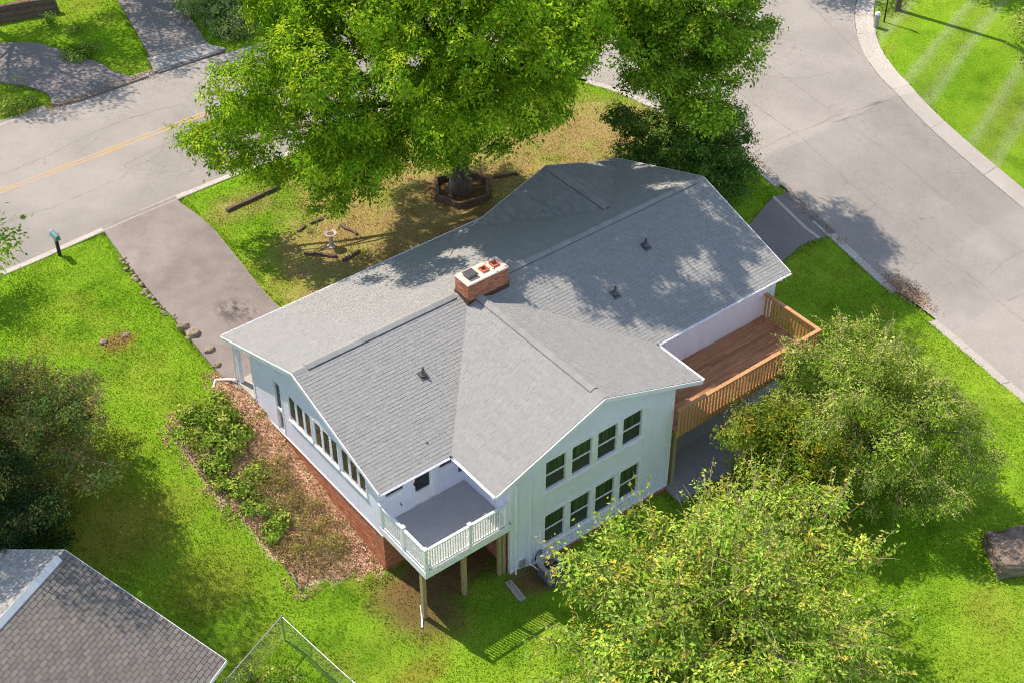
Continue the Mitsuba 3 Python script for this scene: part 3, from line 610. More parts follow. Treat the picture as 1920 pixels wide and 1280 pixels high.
# side storm door
dk = num(f'{H}__door'); lab(dk, 'side storm door with grey glass')
scene[num(dk+'__frame')] = mikit.ply(join([slabbox(oL,uL,nL,-2.02,-1.96,-.5,1.9,-.08,.03), slabbox(oL,uL,nL,-1.58,-1.52,-.5,1.9,-.08,.03), slabbox(oL,uL,nL,-1.96,-1.58,1.84,1.9,-.08,.03), slabbox(oL,uL,nL,-1.96,-1.58,.5,.62,-.06,.02), slabbox(oL,uL,nL,-1.96,-1.58,-.5,-.42,-.06,.02)]), M['trim'])
for a, b, mm in ((.62, 1.84, 'screen'), (-.42, .5, 'pane')):
    scene[num(dk+'__pane')] = mikit.ply(slabbox(oL,uL,nL,-1.96,-1.58,a,b,-.045,-.04) if mm == 'screen' else (np.array([np.array(oL)+np.array(uL)*x+np.array([0,0,1.])*zz+np.array(nL)*-.04 for x, zz in ((-1.96,a),(-1.58,a),(-1.58,b),(-1.96,b))]), np.array([[0,1,2],[0,2,3]])), M[mm])
# corner boards
add('corner_board', [slabbox(oL,uL,nL,-FY-.02,-FY+.09,-.55,rk(FY)-.02,.02,.034)], M['trim'], parent=H)
add('corner_board', [slabbox(oL,uL,nL,-WYR-.1,-WYR+.02,-.55,rk(WYR)-.02,.02,.034)], M['trim'], parent=H)
# rear main wall (faces -y): u runs along +x
oR, uR, nR = (0, WYR, 0), (1, 0, 0), (0, -1, 0)
win_b = [(.42, 1.10, 1.22, 1.92), (2.60, 1.10, 3.22, 1.92)]
ztop = ZER+.10
wall([(WXL, -.3), (3.7, -.3), (3.7, ztop), (WXL, ztop)], [(a, b, c, d-.1) for a, b, c, d in win_b]+[(1.5, .03, 2.42, 1.98)], oR, uR, nR)
for a, b, c, d in win_b: window(oR, uR, nR, a, c, b, d-.1, 'single'); add('window_sill', slabbox(oR, uR, nR, a-.06, c+.06, b-.13, b-.002, .02, .05), M['trim'], parent=H)
dk = num(f'{H}__door'); lab(dk, 'white balcony door with a dark glass pane')
scene[num(dk+'__frame')] = mikit.ply(join([slabbox(oR,uR,nR,1.5,1.57,.03,1.98,-.08,.03), slabbox(oR,uR,nR,2.35,2.42,.03,1.98,-.08,.03), slabbox(oR,uR,nR,1.57,2.35,1.92,1.98,-.08,.03)]), M['trim'])
scene[num(dk+'__panel')] = mikit.ply(join([slabbox(oR,uR,nR,1.57,1.66,.04,1.92,-.06,-.01), slabbox(oR,uR,nR,2.26,2.35,.04,1.92,-.06,-.01), slabbox(oR,uR,nR,1.66,2.26,.04,.60,-.06,-.01), slabbox(oR,uR,nR,1.66,2.26,1.8,1.92,-.06,-.01)]), M['gutter'])
scene[num(dk+'__pane')] = mikit.ply((np.array([[1.66,WYR+.03,.60],[2.26,WYR+.03,.60],[2.26,WYR+.03,1.8],[1.66,WYR+.03,1.8]]), np.array([[0,1,2],[0,2,3]])), M['pane'])
scene[num(dk+'__handle')] = mikit.ply(join([box(1.60,1.63,WYR-.035,WYR+.012,.98,1.12), box(1.615,1.70,WYR-.06,WYR-.035,1.02,1.05)]), M['black'])
add('wall_lamp', [box(3.42,3.56,WYR-.07,WYR-.018,.55,.72)], M['dark_grey'], parent=H)
add('hose_tap', [tube([(1.02,WYR-.01,.52),(1.02,WYR-.09,.52),(1.02,WYR-.09,.47)], .022, 6)], M['dark_grey'], parent=H)
wall([(10.98, -.3), (18.66, -.3), (18.66, ztop), (10.98, ztop)], [], oR, uR, nR)
# wing rear wall and sides
WYW = -7.14; oW = (0, WYW, 0)
XW0, XW1 = 3.70, 10.98
kW = (ZR-ZER)/(WX-WX0)
def wz(x): return ZR-((ZR-ZER)/(WX-WX0) if x < WX else (ZR-ZER)/(WX1-WX))*abs(x-WX)-.10
wx4 = [5.14, 6.28, 7.42, 8.56]; WWD = .97
ups = [(x, .45, x+WWD, 1.88) for x in wx4]; los = [(x, -2.23, x+WWD, -.68) for x in wx4]
wall([(XW0, -2.78), (XW1, -2.78), (XW1, wz(XW1)), (WX, wz(WX)), (XW0, wz(XW0))], ups+los, oW, uR, nR)
for a, b, c, d in ups: window(oW, uR, nR, a, c, b, d)
for a, b, c, d in los: window(oW, uR, nR, a, c, b, d)
for r in (ups, los):
    a, b, c, d = r[0][0], r[0][1], r[-1][2], r[0][3]
    add('window_casing', [slabbox(oW,uR,nR,a-.10,a-.002,b-.002,d+.002,.0,.036), slabbox(oW,uR,nR,c+.002,c+.10,b-.002,d+.002,.0,.036), slabbox(oW,uR,nR,a-.10,c+.10,d+.004,d+.10,.0,.038)]+[slabbox(oW,uR,nR,x+WWD+.002,x2-.002,b,d,.0,.034) for x, x2 in zip(wx4[:-1], wx4[1:])], M['trim'], parent=H)
    add('window_sill', slabbox(oW,uR,nR,a-.12,c+.12,b-.11,b-.004,.0,.06), M['trim'], parent=H)
for x in (XW0, XW1-.10): add('corner_board', slabbox(oW,uR,nR,x-.02,x+.12,-2.78,wz(x)-.03,.02,.034), M['trim'], parent=H)
add('drip_board', slabbox(oW,uR,nR,XW0-.02,XW1+.02,-2.83,-2.782,.0,.045), M['trim'], parent=H)
add('drip_board', slabbox(oL,uL,nL,-FY-.02,-WYR+.02,-.61,-.552,.0,.045), M['trim'], parent=H)
oWl, uWl, nWl = (XW0, 0, 0), (0, -1, 0), (-1, 0, 0)
wall([(-WYR+.002, -.3), (-WYW, -.3), (-WYW, ztop), (-WYR+.002, ztop)], [], oWl, uWl, nWl)
add('corner_board', slabbox(oWl,uWl,nWl,-WYW-.1,-WYW+.02,-2.78,ztop-.06,.0,.034), M['trim'], parent=H)
add('corner_board', slabbox(oWl,uWl,nWl,-WYR+.02,-WYR+.12,.0,ztop-.06,.018,.034), M['trim'], parent=H)
wall([(WYW, -2.9), (WYR-.002, -2.9), (WYR-.002, ztop), (WYW, ztop)], [], (XW1, 0, 0), (0, 1, 0), (1, 0, 0))
wall([(WYR, -.9), (FY+1, -.9), (FY+1, ZR-K*4.6-.1), (0, rk(0)), (WYR, rk(WYR))], [], (18.66, 0, 0), (0, 1, 0), (1, 0, 0))
wall([(-10.9, -.45), (-WXL, -.45), (-WXL, 2.3), (-10.9, 2.3)], [(-4.4, -.3, -3.4, 1.8), (-7.6, .5, -5.8, 1.7), (-10.2, .5, -8.6, 1.7)], (0, FY, 0), (-1, 0, 0), (0, 1, 0))
wall([(-18.66, -.45), (-10.9, -.45), (-10.9, 1.92), (-GX, 3.15), (-18.66, 2.0)], [], (0, 4.6, 0), (-1, 0, 0), (0, 1, 0))
add('porch_floor', box(WXL-.08, 10.9, FY, 4.85, -.42, -.16), M['concrete'], parent=H)
add('porch_beam', box(.1, 10.9, 4.62, 4.78, 1.75, 1.93), M['trim'], parent=H)
for x in (.32, 5.6): add('porch_post', box(x-.08, x+.08, 4.60, 4.76, -.16, 1.75), M['trim'], parent=H)
add('front_door', box(3.4, 4.4, FY-.05, FY, -.3, 1.8), M['trim'], parent=H)
for a, b in ((5.8, 7.6), (8.6, 10.2)): add('front_window', (np.array([[a,FY-.03,.5],[b,FY-.03,.5],[b,FY-.03,1.7],[a,FY-.03,1.7]]), np.array([[0,1,2],[0,2,3]])), M['pane'], parent=H)
add('downspout', [tube([(.2,5.05,1.8),(.28,4.86,1.6),(.24,4.84,1.0),(.22,4.86,-.12),(.0,5.25,-.28),(-.35,5.5,-.3),(-.6,5.2,-.33)], .05, 8)], M['gutter'], parent=H, smooth=40)
# floors inside so that no light falls through the hollow house
add('inner_floor', [box(.45,18.5,-4.4,3.4,-.12,-.02), box(3.9,10.8,-6.95,-4.4,-.12,-.02), box(3.9,10.8,-6.95,-4.75,-2.95,-2.8), box(3.9,10.8,-4.75,-4.65,-2.8,-.12)], M['interior'], parent=H)
add('inner_wall', [box(2.4,2.5,-4.3,1.6,0,2.2), box(.5,2.4,1.6,1.7,0,2.2), box(3.9,10.8,-4.7,-4.62,0,2.2)], M['interior'], parent=H)

# brick foundation: real bricks, joined
def brick_face(u0, u1, zf0, z1, o, u, n, rng, tones, bh=.068, bl=.215, ms=None, cs=None):
    o, u, n = np.array(o, float), np.array(u, float), np.array(n, float); zz = z1; row = 0
    while True:
        zt_, zb = zz-.008, zz-bh; lowest = min(zf0(a) for a in np.linspace(u0, u1, 9))
        if zt_ < lowest-.15: break
        x = u0-(row % 2)*bl/2
        while x < u1:
            a, b = max(x+.005, u0), min(x+bl-.005, u1); x += bl
            if b-a < .02 or zt_ < zf0((a+b)/2)-.12: continue
            d = rng.uniform(.006, .013); v, f = box(a, b, -.01, d, zb, zt_)
            ms.append((o+np.outer(v[:, 0], u)+np.outer(v[:, 1], n)+np.outer(v[:, 2], [0,0,1.]), f)); cs.append(np.tile(tones[rng.integers(len(tones))]*rng.uniform(.8, 1.2), (8, 1)))
        zz -= bh; row += 1
TB = [np.array(c) for c in ([.50,.20,.115],[.45,.175,.10],[.53,.235,.14],[.40,.155,.095],[.48,.205,.13])]
rbk = np.random.default_rng(33); ms, cs = [], []
fl = lambda x, y: float(ter(x, y))+LAWN
brick_face(-FY-.9, -WYR, lambda a: fl(WXL, -a), -.61, oL, uL, nL, rbk, TB, ms=ms, cs=cs)
brick_face(WXL, 3.7, lambda a: fl(a, WYR), -.3, oR, uR, nR, rbk, TB, ms=ms, cs=cs)
brick_face(-WYR, -WYW, lambda a: fl(XW0, -a), -.3, oWl, uWl, nWl, rbk, TB, ms=ms, cs=cs)
brick_face(XW0, XW1, lambda a: fl(a, WYW), -2.83, oW, uR, nR, rbk, TB, ms=ms, cs=cs)
brick_face(10.98, 18.66, lambda a: fl(a, WYR), -.3, oR, uR, nR, rbk, TB, ms=ms, cs=cs)
fk = add('foundation', [box(WXL,WXL+.15,WYR,FY+.9,-3.2,-.61), box(WXL,3.7,WYR,WYR+.15,-3.2,-.3), box(3.7,3.85,WYW,WYR,-3.4,-.3), box(3.7,10.98,WYW,WYW+.15,-3.6,-2.83), box(10.98,18.66,WYR,WYR+.15,-3.6,-.3), box(18.5,18.66,WYR,4.6,-3.,-.9)], M['mortar'], parent=H)
add('bricks', join(ms), M['vc_rough'], color=np.vstack(cs), parent=fk, kind='stuff')

# chimney
ch = num(f'{H}__chimney'); lab(ch, 'red brick chimney with two clay flues and a capped flue')
cx0, cx1, cy0, cy1, cz1 = 6.94, 8.74, -.60, .16, 4.32
ms, cs = [], []
for o, u, n, a0, a1 in (((0,cy0,0),(1,0,0),(0,-1,0),cx0,cx1), ((cx0,0,0),(0,-1,0),(-1,0,0),-cy1,-cy0), ((cx1,0,0),(0,1,0),(1,0,0),cy0,cy1), ((0,cy1,0),(-1,0,0),(0,1,0),-cx1,-cx0)):
    brick_face(a0, a1, lambda a: 3.3, cz1, o, u, n, rbk, [t*np.array([.93,.95,1.0]) for t in TB], ms=ms, cs=cs)
scene[num(ch+'__core')] = mikit.ply(box(cx0,cx1,cy0,cy1,3.2,cz1-.006), M['mortar'])
key = num(ch+'__bricks'); scene[key] = mikit.ply(join(ms), M['vc_rough'], color=np.vstack(cs)); lab(key, kind='stuff')
cap = Polygon([(cx0-.02,cy0-.02),(cx1+.02,cy0-.02),(cx1+.02,cy1+.02),(cx0-.02,cy1+.02)])
fluesx = [(7.93, -.22), (8.42, -.2)]
for x, y in fluesx: cap = cap.difference(sbox(x-.11, y-.12, x+.11, y+.12))
scene[num(ch+'__crown')] = mikit.ply(prism(cap, cz1-.004, cz1+.045), M['cap_mortar'])
for x, y in fluesx:
    ring = sbox(x-.145,y-.155,x+.145,y+.155).difference(sbox(x-.105,y-.115,x+.105,y+.115)); scene[num(ch+'__flue')] = mikit.ply(join([prism(ring, cz1-.4, cz1+.12), box(x-.1,x+.1,y-.1,y+.1,cz1-.42,cz1-.38)]), M['terracotta'])
k0 = num(ch+'__flue_cap'); scene[k0] = mikit.ply(join([cbox(7.12,7.56,-.42,.02,cz1+.16,cz1+.20,.03), box(7.16,7.52,-.38,-.02,cz1+.045,cz1+.16)]), M['vent_metal']); lab(k0, 'square dark metal cap over the left flue')
scene[num(ch+'__flashing')] = mikit.ply(join([box(cx0-.025,cx1+.025,cy0-.03,cy0-.014,3.25,3.62), box(cx0-.03,cx0-.014,cy0-.03,cy1+.03,3.3,3.75), box(cx1+.014,cx1+.03,cy0-.03,cy1+.03,3.3,3.72)]), M['flashing'])
scene[num(ch+'__cable')] = mikit.ply(tube([(8.2,-.35,cz1+.055),(8.25,-.45,cz1+.06),(8.3,-.3,cz1+.06)], .012, 5), M['black'])
for x, y in ((3.85,-2.12),(14.57,-1.53),(12.08,-2.66)):
    zb = ZR+K*y; k0 = num(f'{H}__vent_pipe')
    scene[k0] = mikit.ply(join([lathe([(0,.36),(.045,.36),(.045,-.05)], (x,y,zb), 12), lathe([(.05,.16),(.085,.06),(.13,.02)], (x,y,zb+.02), 12), slab([(x-.16,y-.2,zb-.2*K+.02),(x+.16,y-.2,zb-.2*K+.02),(x+.16,y+.17,zb+.17*K+.02),(x-.16,y+.17,zb+.17*K+.02)], .01)]), M['vent_metal'])
# wing downspouts and cables
add('downspout', [tube([(2.80,-7.36,1.80),(3.1,-7.27,1.72),(3.78,-7.26,1.72),(3.85,-7.25,1.62),(3.85,-7.25,-2.60),(3.80,-7.4,-2.75),(3.55,-7.62,-2.80)], .047, 4)], M['gutter'], parent=H)
add('downspout', [tube([(4.45,-7.25,1.72),(4.45,-7.25,-2.5),(4.55,-7.45,-2.62),(4.62,-7.6,-2.7)], [.04,.04,.025,.025], 4)], M['trim'], parent=H)
add('cable', [tube([(4.75,-7.2,-2.62),(4.75,-7.22,-2.4),(4.85,-7.23,-2.22),(4.98,-7.25,-2.18),(5.0,-7.25,-2.32),(4.88,-7.24,-2.36)], .022, 6)], M['black'], parent=H)
add('meter_box', [box(4.08,4.28,-7.24,-7.14,-2.5,-2.2)], M['ac_grey'], parent=H)
add('downspout', [tube([(18.45,-5.05,1.8),(18.5,-4.8,1.6),(18.5,-4.72,1.5),(18.5,-4.72,.0)], .045, 4)], M['trim'], parent=H)

# balcony
B = num(f'{H}__balcony'); lab(B, 'white railed balcony on timber posts at the rear')
bx0, bx1, by0, by1 = .12, 3.66, -7.28, -4.62
def sub(parent, name, mesh, m, **k):
    key = num(f'{parent}__{name}'); scene[key] = mikit.ply(mesh, M[m], **k); return key
sub(B, 'floor', box(bx0+.04, bx1, by0+.04, by1, -.06, 0), 'balcony_floor')
sub(B, 'fascia', join([box(bx0, bx0+.04, by0, by1, -.26, .015), box(bx0+.04, bx1-.06, by0, by0+.04, -.26, .015), box(bx0+.04, bx1-.06, by0+.05, by0+.09, -.3, -.06)]), 'trim')
for x in np.arange(.5, 3.5, .4): sub(B, 'joist', box(x, x+.045, by0+.1, by1, -.24, -.062), 'treated_wood')
sub(B, 'beam', box(.16, 3.4, -6.98, -6.82, -.44, -.242), 'treated_wood')
for x, y in ((.24,-6.9),(1.9,-6.9)): sub(B, 'post', box(x-.075, x+.075, y-.075, y+.075, float(ter(x, y))-.1, -.44), 'treated_wood')
for x in (3.35, 3.52): sub(B, 'post', box(x-.06, x+.06, -7.02, -6.9, -2.8, -.26), 'treated_wood')
rt_, rb_ = 1.02, .10
def rail_run(p0, p1, posts, nb):
    p0, p1 = np.array(p0, float), np.array(p1, float); d = p1-p0; L = np.linalg.norm(d[:2]); d = d/L; s = np.array([-d[1], d[0], 0])
    def ob(a0, a1, w, z0, z1):
        v, f = box(a0, a1, -w/2, w/2, z0, z1); return p0+np.outer(v[:, 0], d)+np.outer(v[:, 1], s)+np.outer(v[:, 2], [0,0,1.]), f
    sub(B, 'rail', ob(0, L, .10, rt_-.05, rt_), 'gutter'); sub(B, 'rail', ob(.05, L-.05, .06, rb_-.03, rb_+.03), 'gutter')
    for a in posts: sub(B, 'rail_post', join([ob(a-.06, a+.06, .12, -.2, rt_+.05), ob(a-.075, a+.075, .15, rt_+.05, rt_+.075)]), 'gutter')
    for a in np.linspace(0, L, nb+2)[1:-1]:
        if min(abs(a-q) for q in posts) > .09: sub(B, 'baluster', ob(a-.019, a+.019, .038, rb_+.03, rt_-.05), 'gutter')
rail_run((bx0+.07, by1-.02, 0), (bx0+.07, by0+.07, 0), [.07, 1.33, 2.57], 23)
rail_run((bx0+.14, by0+.07, 0), (bx1-.25, by0+.07, 0), [1.7, 3.2], 30)

# wooden deck
D = num(f'{H}__deck'); lab(D, 'brown stained wooden deck with orange brown railing')
dx0, dx1, dy0, dy1 = 11.0, 18.1, -7.36, -4.64
rd = np.random.default_rng(8); y = dy1-.004
while y > dy0+.02:
    y0 = max(y-.138, dy0); cut = rd.uniform(dx0+1.5, dx1-1.5)
    for a, b in ((dx0, cut-.003), (cut+.003, dx1)):
        sub(D, 'board', cbox(a, b, y0+.004, y-.003, -.035+rd.normal(0, .0012), rd.normal(0, .002), .006), 'deck_board')
    y = y0
sub(D, 'rim_joist', join([box(dx0, dx1, dy0-.04, dy0-.002, -.27, -.005), box(dx1+.002, dx1+.042, dy0-.04, dy1, -.27, -.005)]), 'deck_rail')
for x in np.arange(11.4, 18, .5): sub(D, 'joist', box(x, x+.04, dy0, dy1, -.24, -.04), 'treated_wood')
sub(D, 'beam', box(dx0, dx1, -7.1, -6.98, -.46, -.242), 'treated_wood')
for x in (11.3, 14.6, 17.9): sub(D, 'post', box(x-.07, x+.07, -7.11, -6.97, float(ter(x, -7.))-.1, -.46), 'treated_wood')
for p0, p1 in (((dx0+.02, dy0-.06), (dx1+.06, dy0-.06)), ((dx1+.06, dy0-.02), (dx1+.06, dy1))):
    p0, p1 = np.array([*p0, 0.]), np.array([*p1, 0.]); d = p1-p0; L = np.linalg.norm(d); d /= L; s = np.array([-d[1], d[0], 0])
    def ob(a0, a1, w0, w1, z0, z1):
        v, f = box(a0, a1, w0, w1, z0, z1); return p0+np.outer(v[:, 0], d)+np.outer(v[:, 1], s)+np.outer(v[:, 2], [0,0,1.]), f
    half = L*.52
    sub(D, 'rail_cap', ob(-.04, half-.003, -.06, .09, 1.03, 1.07), 'deck_rail'); sub(D, 'rail_cap', ob(half+.003, L+.03, -.058, .092, 1.031, 1.071), 'deck_rail')
    sub(D, 'rail', ob(0, L, .022, .06, .94, 1.03), 'deck_rail')
    n = int(L/.163)
    for k in range(n+1):
        a = .05+k*(L-.1)/n; sub(D, 'baluster', ob(a-.042, a+.042, -.02, .02, -.26+rd.uniform(-.01, .01), 1.028), 'deck_rail')
# ------------------------------------------------------------------ things beside the house
A = lab(num('air_conditioner'), 'grey outdoor air conditioning unit with round fan grille by the rear wall', 'air conditioner')
acx, acy, acz = 4.85, -7.95, float(ter(4.85, -7.95))+LAWN
def rsq(r, e=.12): return sbox(-r, -r, r, r).buffer(-e).buffer(e, 6)
from shapely.affinity import translate as stl
shell = stl(rsq(.36), acx, acy); addm = lambda name, m, mt, **k: add(name, m, M[mt], parent=A, **k)
addm('body', prism(shell, acz, acz+.70), 'ac_grey')
fins = [prism(stl(sbox(-.006, -.372, .006, .372), acx+q, acy), acz+.06, acz+.66) for q in np.arange(-.24, .25, .04)]+[prism(stl(sbox(-.372, -.006, .372, .006), acx, acy+q), acz+.06, acz+.66) for q in np.arange(-.24, .25, .04)]
addm('fins', join(fins), 'dark_grey')
addm('lid', prism(stl(rsq(.375), acx, acy).difference(Point(acx, acy).buffer(.25)), acz+.702, acz+.76), 'ac_grey')
addm('fan_well', lathe([(.0,.62),(.25,.62)], (acx,acy,acz+.085), 24), 'black')
for k in range(4):
    a = k*math.pi/2+.4; addm('fan_blade', slab([(acx+.04*math.cos(a),acy+.04*math.sin(a),acz+.722),(acx+.22*math.cos(a),acy+.22*math.sin(a),acz+.728),(acx+.22*math.cos(a+.8),acy+.22*math.sin(a+.8),acz+.735),(acx+.04*math.cos(a+.8),acy+.04*math.sin(a+.8),acz+.73)], .006), 'stone')
gr_ = [tube([(acx+r*math.cos(t), acy+r*math.sin(t), acz+.77) for t in np.linspace(0, 2*np.pi, 25)], .004, 4) for r in (.06,.12,.18,.24)]
addm('fan_grille', join(gr_), 'dark_grey')
addm('pad', box(acx-.45, acx+.45, acy-.45, acy+.45, acz-.12, acz+.0), 'concrete')
sp = Polygon([(3.30,-7.36),(3.54,-7.38),(3.44,-8.3),(3.22,-8.27)]); zs_ = float(ter(3.4, -7.8))+LAWN
rim = sp.difference(sp.buffer(-.04, join_style=2))
add('splash_block', join([prism(sp, zs_-.03, zs_+.05), prism(rim, zs_+.05, zs_+.10)]), M['concrete'], label='grey concrete splash block on the grass under the corner downspout', category='splash block')
add('plastic_pipe', [tube([(.29,-6.62,fl(.29,-6.62)+.30),(.1,-6.95,fl(.1,-6.95)+.06),(-.08,-7.2,fl(-.08,-7.2)+.03)], .035, 8)], M['gutter'], label='short white plastic pipe leaning in the grass by the balcony post', category='pipe')
MB = lab(num('mailbox'), 'teal rounded mailbox on a dark post at the kerb', 'mailbox')
mx, my = -1.50, 16.27; mz = float(ter(mx, my))
add('post', box(mx-.06, mx+.06, my-.06, my+.06, mz-.1, mz+.95), M['black'], parent=MB)
arch = Polygon([(-.1,0)]+[(.1*-math.cos(t), .1+.11*math.sin(t)) for t in np.linspace(0, math.pi, 12)]+[(.1,0)])
def mbm(poly, y0, y1):
    v, f = prism(poly, y0, y1); return np.column_stack([v[:, 0]*1.05+mx, v[:, 2]+my, v[:, 1]*1.1+mz+.95]), f[:, ::-1]
add('box', mbm(arch, -.26, .30), M['teal'], parent=MB)
add('door', mbm(arch.buffer(.008), .30, .325), M['trim'], parent=MB, label='pale door of the mailbox')
add('flag', box(mx+.115, mx+.125, my-.1, my-.02, mz+1.0, mz+1.2), M['terracotta'], parent=MB)
# bird bath in a timber ring
BBx, BBy = 7.63, 9.87; bz = float(ter(BBx, BBy))+LAWN
prof = [(0,0),(.20,0),(.20,.05),(.12,.10),(.085,.3),(.08,.48),(.12,.58),(.25,.66),(.27,.70),(.25,.71),(.21,.67),(0,.63)]
k0 = lab(num('bird_bath'), 'pale stone bird bath standing inside the dry timber ring', 'bird bath')
add('pedestal', lathe(prof[:7], (BBx,BBy,bz), 20), M['bath'], smooth=40, parent=k0); add('bowl', lathe([(.11,.57)]+prof[7:], (BBx,BBy,bz), 24), M['bath'], smooth=40, parent=k0)
add('debris', lathe([(0,.655),(.2,.66)], (BBx,BBy,bz), 16), M['old_wood'], parent=k0)
def log(p0, p1, w, h, rng, bend=.02):
    p0, p1 = np.array(p0, float), np.array(p1, float); n = 6; t = np.linspace(0, 1, n)[:, None]; c = p0+(p1-p0)*t; d = (p1-p0)/np.linalg.norm(p1-p0); s = np.array([-d[1], d[0]])
    c = c+s*rng.normal(0, bend, (n, 1)); V = []
    for q in c:
        z0 = float(ter(*q))+LAWN
        for a, b in ((-w/2, -.04), (w/2, -.04), (w/2*.9, h), (-w/2*.9, h)): V.append([*(q+s*a), z0+b+rng.normal(0, .008)])
    f = []
    for i in range(n-1):
        for k in range(4):
            a, b = i*4+k, i*4+(k+1) % 4; f += [[a, b, b+4], [a, b+4, a+4]]
    f += [[0,2,1],[0,3,2],[4*n-4,4*n-3,4*n-2],[4*n-4,4*n-2,4*n-1]]
    return np.array(V), np.array(f)
rl = np.random.default_rng(4)
R2 = lab(num('timber_edging'), 'weathered timber ring around the bird bath', 'timber edging')
ring2 = [(7.36,9.1),(8.22,9.35),(8.95,10.0),(8.75,11.2),(7.95,11.9),(6.9,11.5),(6.35,10.3)]
for p0, p1, h in (((6.45,10.1),(7.4,9.12),.13),((7.42,8.72),(8.32,8.85),.12),((7.75,11.75),(8.4,11.75),.10),((7.05,11.6),(7.55,11.75),.1),((8.95,9.9),(8.75,10.9),.09)): add('timber', log(p0, p1, .13, h, rl), M['old_wood'], parent=R2)
R1 = lab(num('timber_edging'), 'dark timber planter ring around the big tree trunk', 'timber edging')
ring1 = [(13.04,9.87),(13.5,8.75),(14.72,8.52),(15.5,9.5),(15.2,10.8),(13.8,10.95)]
for k in range(6):
    for lv in (0, 1): add('timber', log(ring1[k], ring1[(k+1) % 6], .15, .15+.15*lv, rl) if lv == 0 else (lambda m: (m[0]+[0,0,.155], m[1]))(log(ring1[k], ring1[(k+1) % 6], .13, .14, rl)), M['old_wood'], parent=R1)
add('timber', log((5.45,14.72),(8.2,14.9),.17,.16,rl), M['old_wood'], label='long weathered timber lying on the front lawn near the street', category='timber')
add('timber', log((16.0,9.75),(17.0,9.3),.08,.1,rl), M['old_wood'], label='thin timber stick lying on dry grass behind the roof', category='timber')
for p0, p1, l in (((-2.96,4.47),(-3.06,1.75),'upper timber board edging the mulch bed'),((-2.56,-3.0),(-2.58,-3.7),'lower short timber board edging the mulch bed corner')):
    add('edging_board', log(p0, p1, .05, .12, rl), M['stone'], label=l, category='edging board')
TW = lab(num('retaining_wall'), 'low dark retaining wall of stacked timbers across the street', 'retaining wall')
for lv in range(3):
    m = log((-2,38.6),(7.65,35.6+.05*lv),.28,.27,rl,.03); add('timber', (m[0]+[0,.06*lv,.28*lv], m[1]), M['black'] if False else M['old_wood'], parent=TW)
# stump block, rocks
def rock(c, r, rng, sub_=2, amp=.3, flat=.7, seed=0):
    m = trimesh.creation.icosphere(subdivisions=sub_, radius=1.); v = np.asarray(m.vertices)*np.asarray(r)
    k = 1+amp*(meshkit.fbm(np.asarray(m.vertices)*1.6+seed*3.1, 3, seed)-.5)*2; return v*k[:, None]+np.asarray(c), np.asarray(m.faces)
m = trimesh.creation.box((1,1,1))
for _ in range(5): m = m.subdivide()
v = np.asarray(m.vertices).copy(); nrm_ = np.asarray(m.vertex_normals)
a = -.55; Rz = np.array([[math.cos(a),-math.sin(a),0],[math.sin(a),math.cos(a),0],[0,0,1]])
v = v*[2.6,1.75,.85]; v[:, :2] *= (1+.0*v[:, 2:])
v = v+nrm_*(.42*(meshkit.fbm(v*1.3, 4, 3)-.5)+.16*(meshkit.fbm(v*[1.5,7,7], 3, 8)-.5))[:, None]
v[:, 2] -= .12*np.maximum(0, v[:, 1])
v = v@Rz.T+[18.75,-17.4,float(ter(18.7,-17.4))+.38]
add('tree_stump', (v, np.asarray(m.faces)), M['stump'], smooth=50, label='large weathered brown stump block on the shaded lawn', category='stump')
rr = np.random.default_rng(14)
line = np.array([(.42,14.5),(.2,13.55),(.22,12.7),(.12,12.1),(.1,11.4),(.08,10.8),(.08,10.2),(.14,9.7)])
k = 0
for s in np.linspace(0, 1, 34):
    t = s*(len(line)-1); i = min(int(t), len(line)-2); c = line[i]+(line[i+1]-line[i])*(t-i)+rr.normal(0, .09, 2)
    r = rr.uniform(.045, .10); add('edging_stone', rock([*c, fl(*c)+.03], (r*rr.uniform(.9, 1.5), r, r*.7), rr, 1, .3, seed=k), M['stone'], label='small rough stone in the row along the left edge of the driveway', category='stone', group='stones along the driveway edge'); k += 1
for (x, y, r, l) in ((.22,9.0,.22,'topmost tan boulder of the row beside the driveway'),(.30,8.35,.25,'broad tan boulder midway in the row beside the driveway'),(.34,7.15,.2,'pale angular boulder at the lower end of the row by the driveway'),(.12,6.2,.15,'small pale rock at the porch end of the driveway'),(-2.62,10.08,.14,'small pale rock left of the bare patch on the left lawn'),(-1.75,9.9,.13,'whitish rock right of the bare patch on the left lawn')):
    add('boulder', rock([x, y, fl(x, y)+r*.25], (r*1.2, r*.9, r*.7), rr, 3, .35, seed=k), M['stone'], smooth=35, label=l, category='boulder'); k += 1
# leaves raked along the roadside
lx, ly = rr.normal(26.4, .3, 1300), rr.normal(-5.3, .62, 1300); n = 1300
v, f = leaf_mesh(np.column_stack([lx, ly, ter(lx, ly)+.03+rr.uniform(0, .035, n)+np.where(lx < 26.1, .06, 0)]), rdir(rr, n)*.6+[0,0,1.5], rdir(rr, n), rr.uniform(.05, .11, n), rr.uniform(.03, .06, n))
add('leaf_litter', (v, f), M['vc'], color=np.repeat(np.array([.52,.36,.24])*rr.uniform(.5, 1.3, (n, 1)), 4, 0), label='flat patch of dry brown leaves in the gutter of the side road', category='leaves', kind='stuff')
lx = np.concatenate([rr.uniform(25.7, 26.3, 400), rr.uniform(2.9, 9.0, 500), rr.uniform(-2.7,-1.6,250)]); ly = np.concatenate([rr.uniform(-2, 4.5, 400), rr.normal(27.2, .12, 500), rr.normal(9.8,.3,250)]); n = len(lx)
v, f = leaf_mesh(np.column_stack([lx, ly, ter(lx, ly)+.09+rr.uniform(0, .04, n)]), rdir(rr, n)+[0,0,1.5], rdir(rr, n), rr.uniform(.05, .11, n), rr.uniform(.03, .06, n))
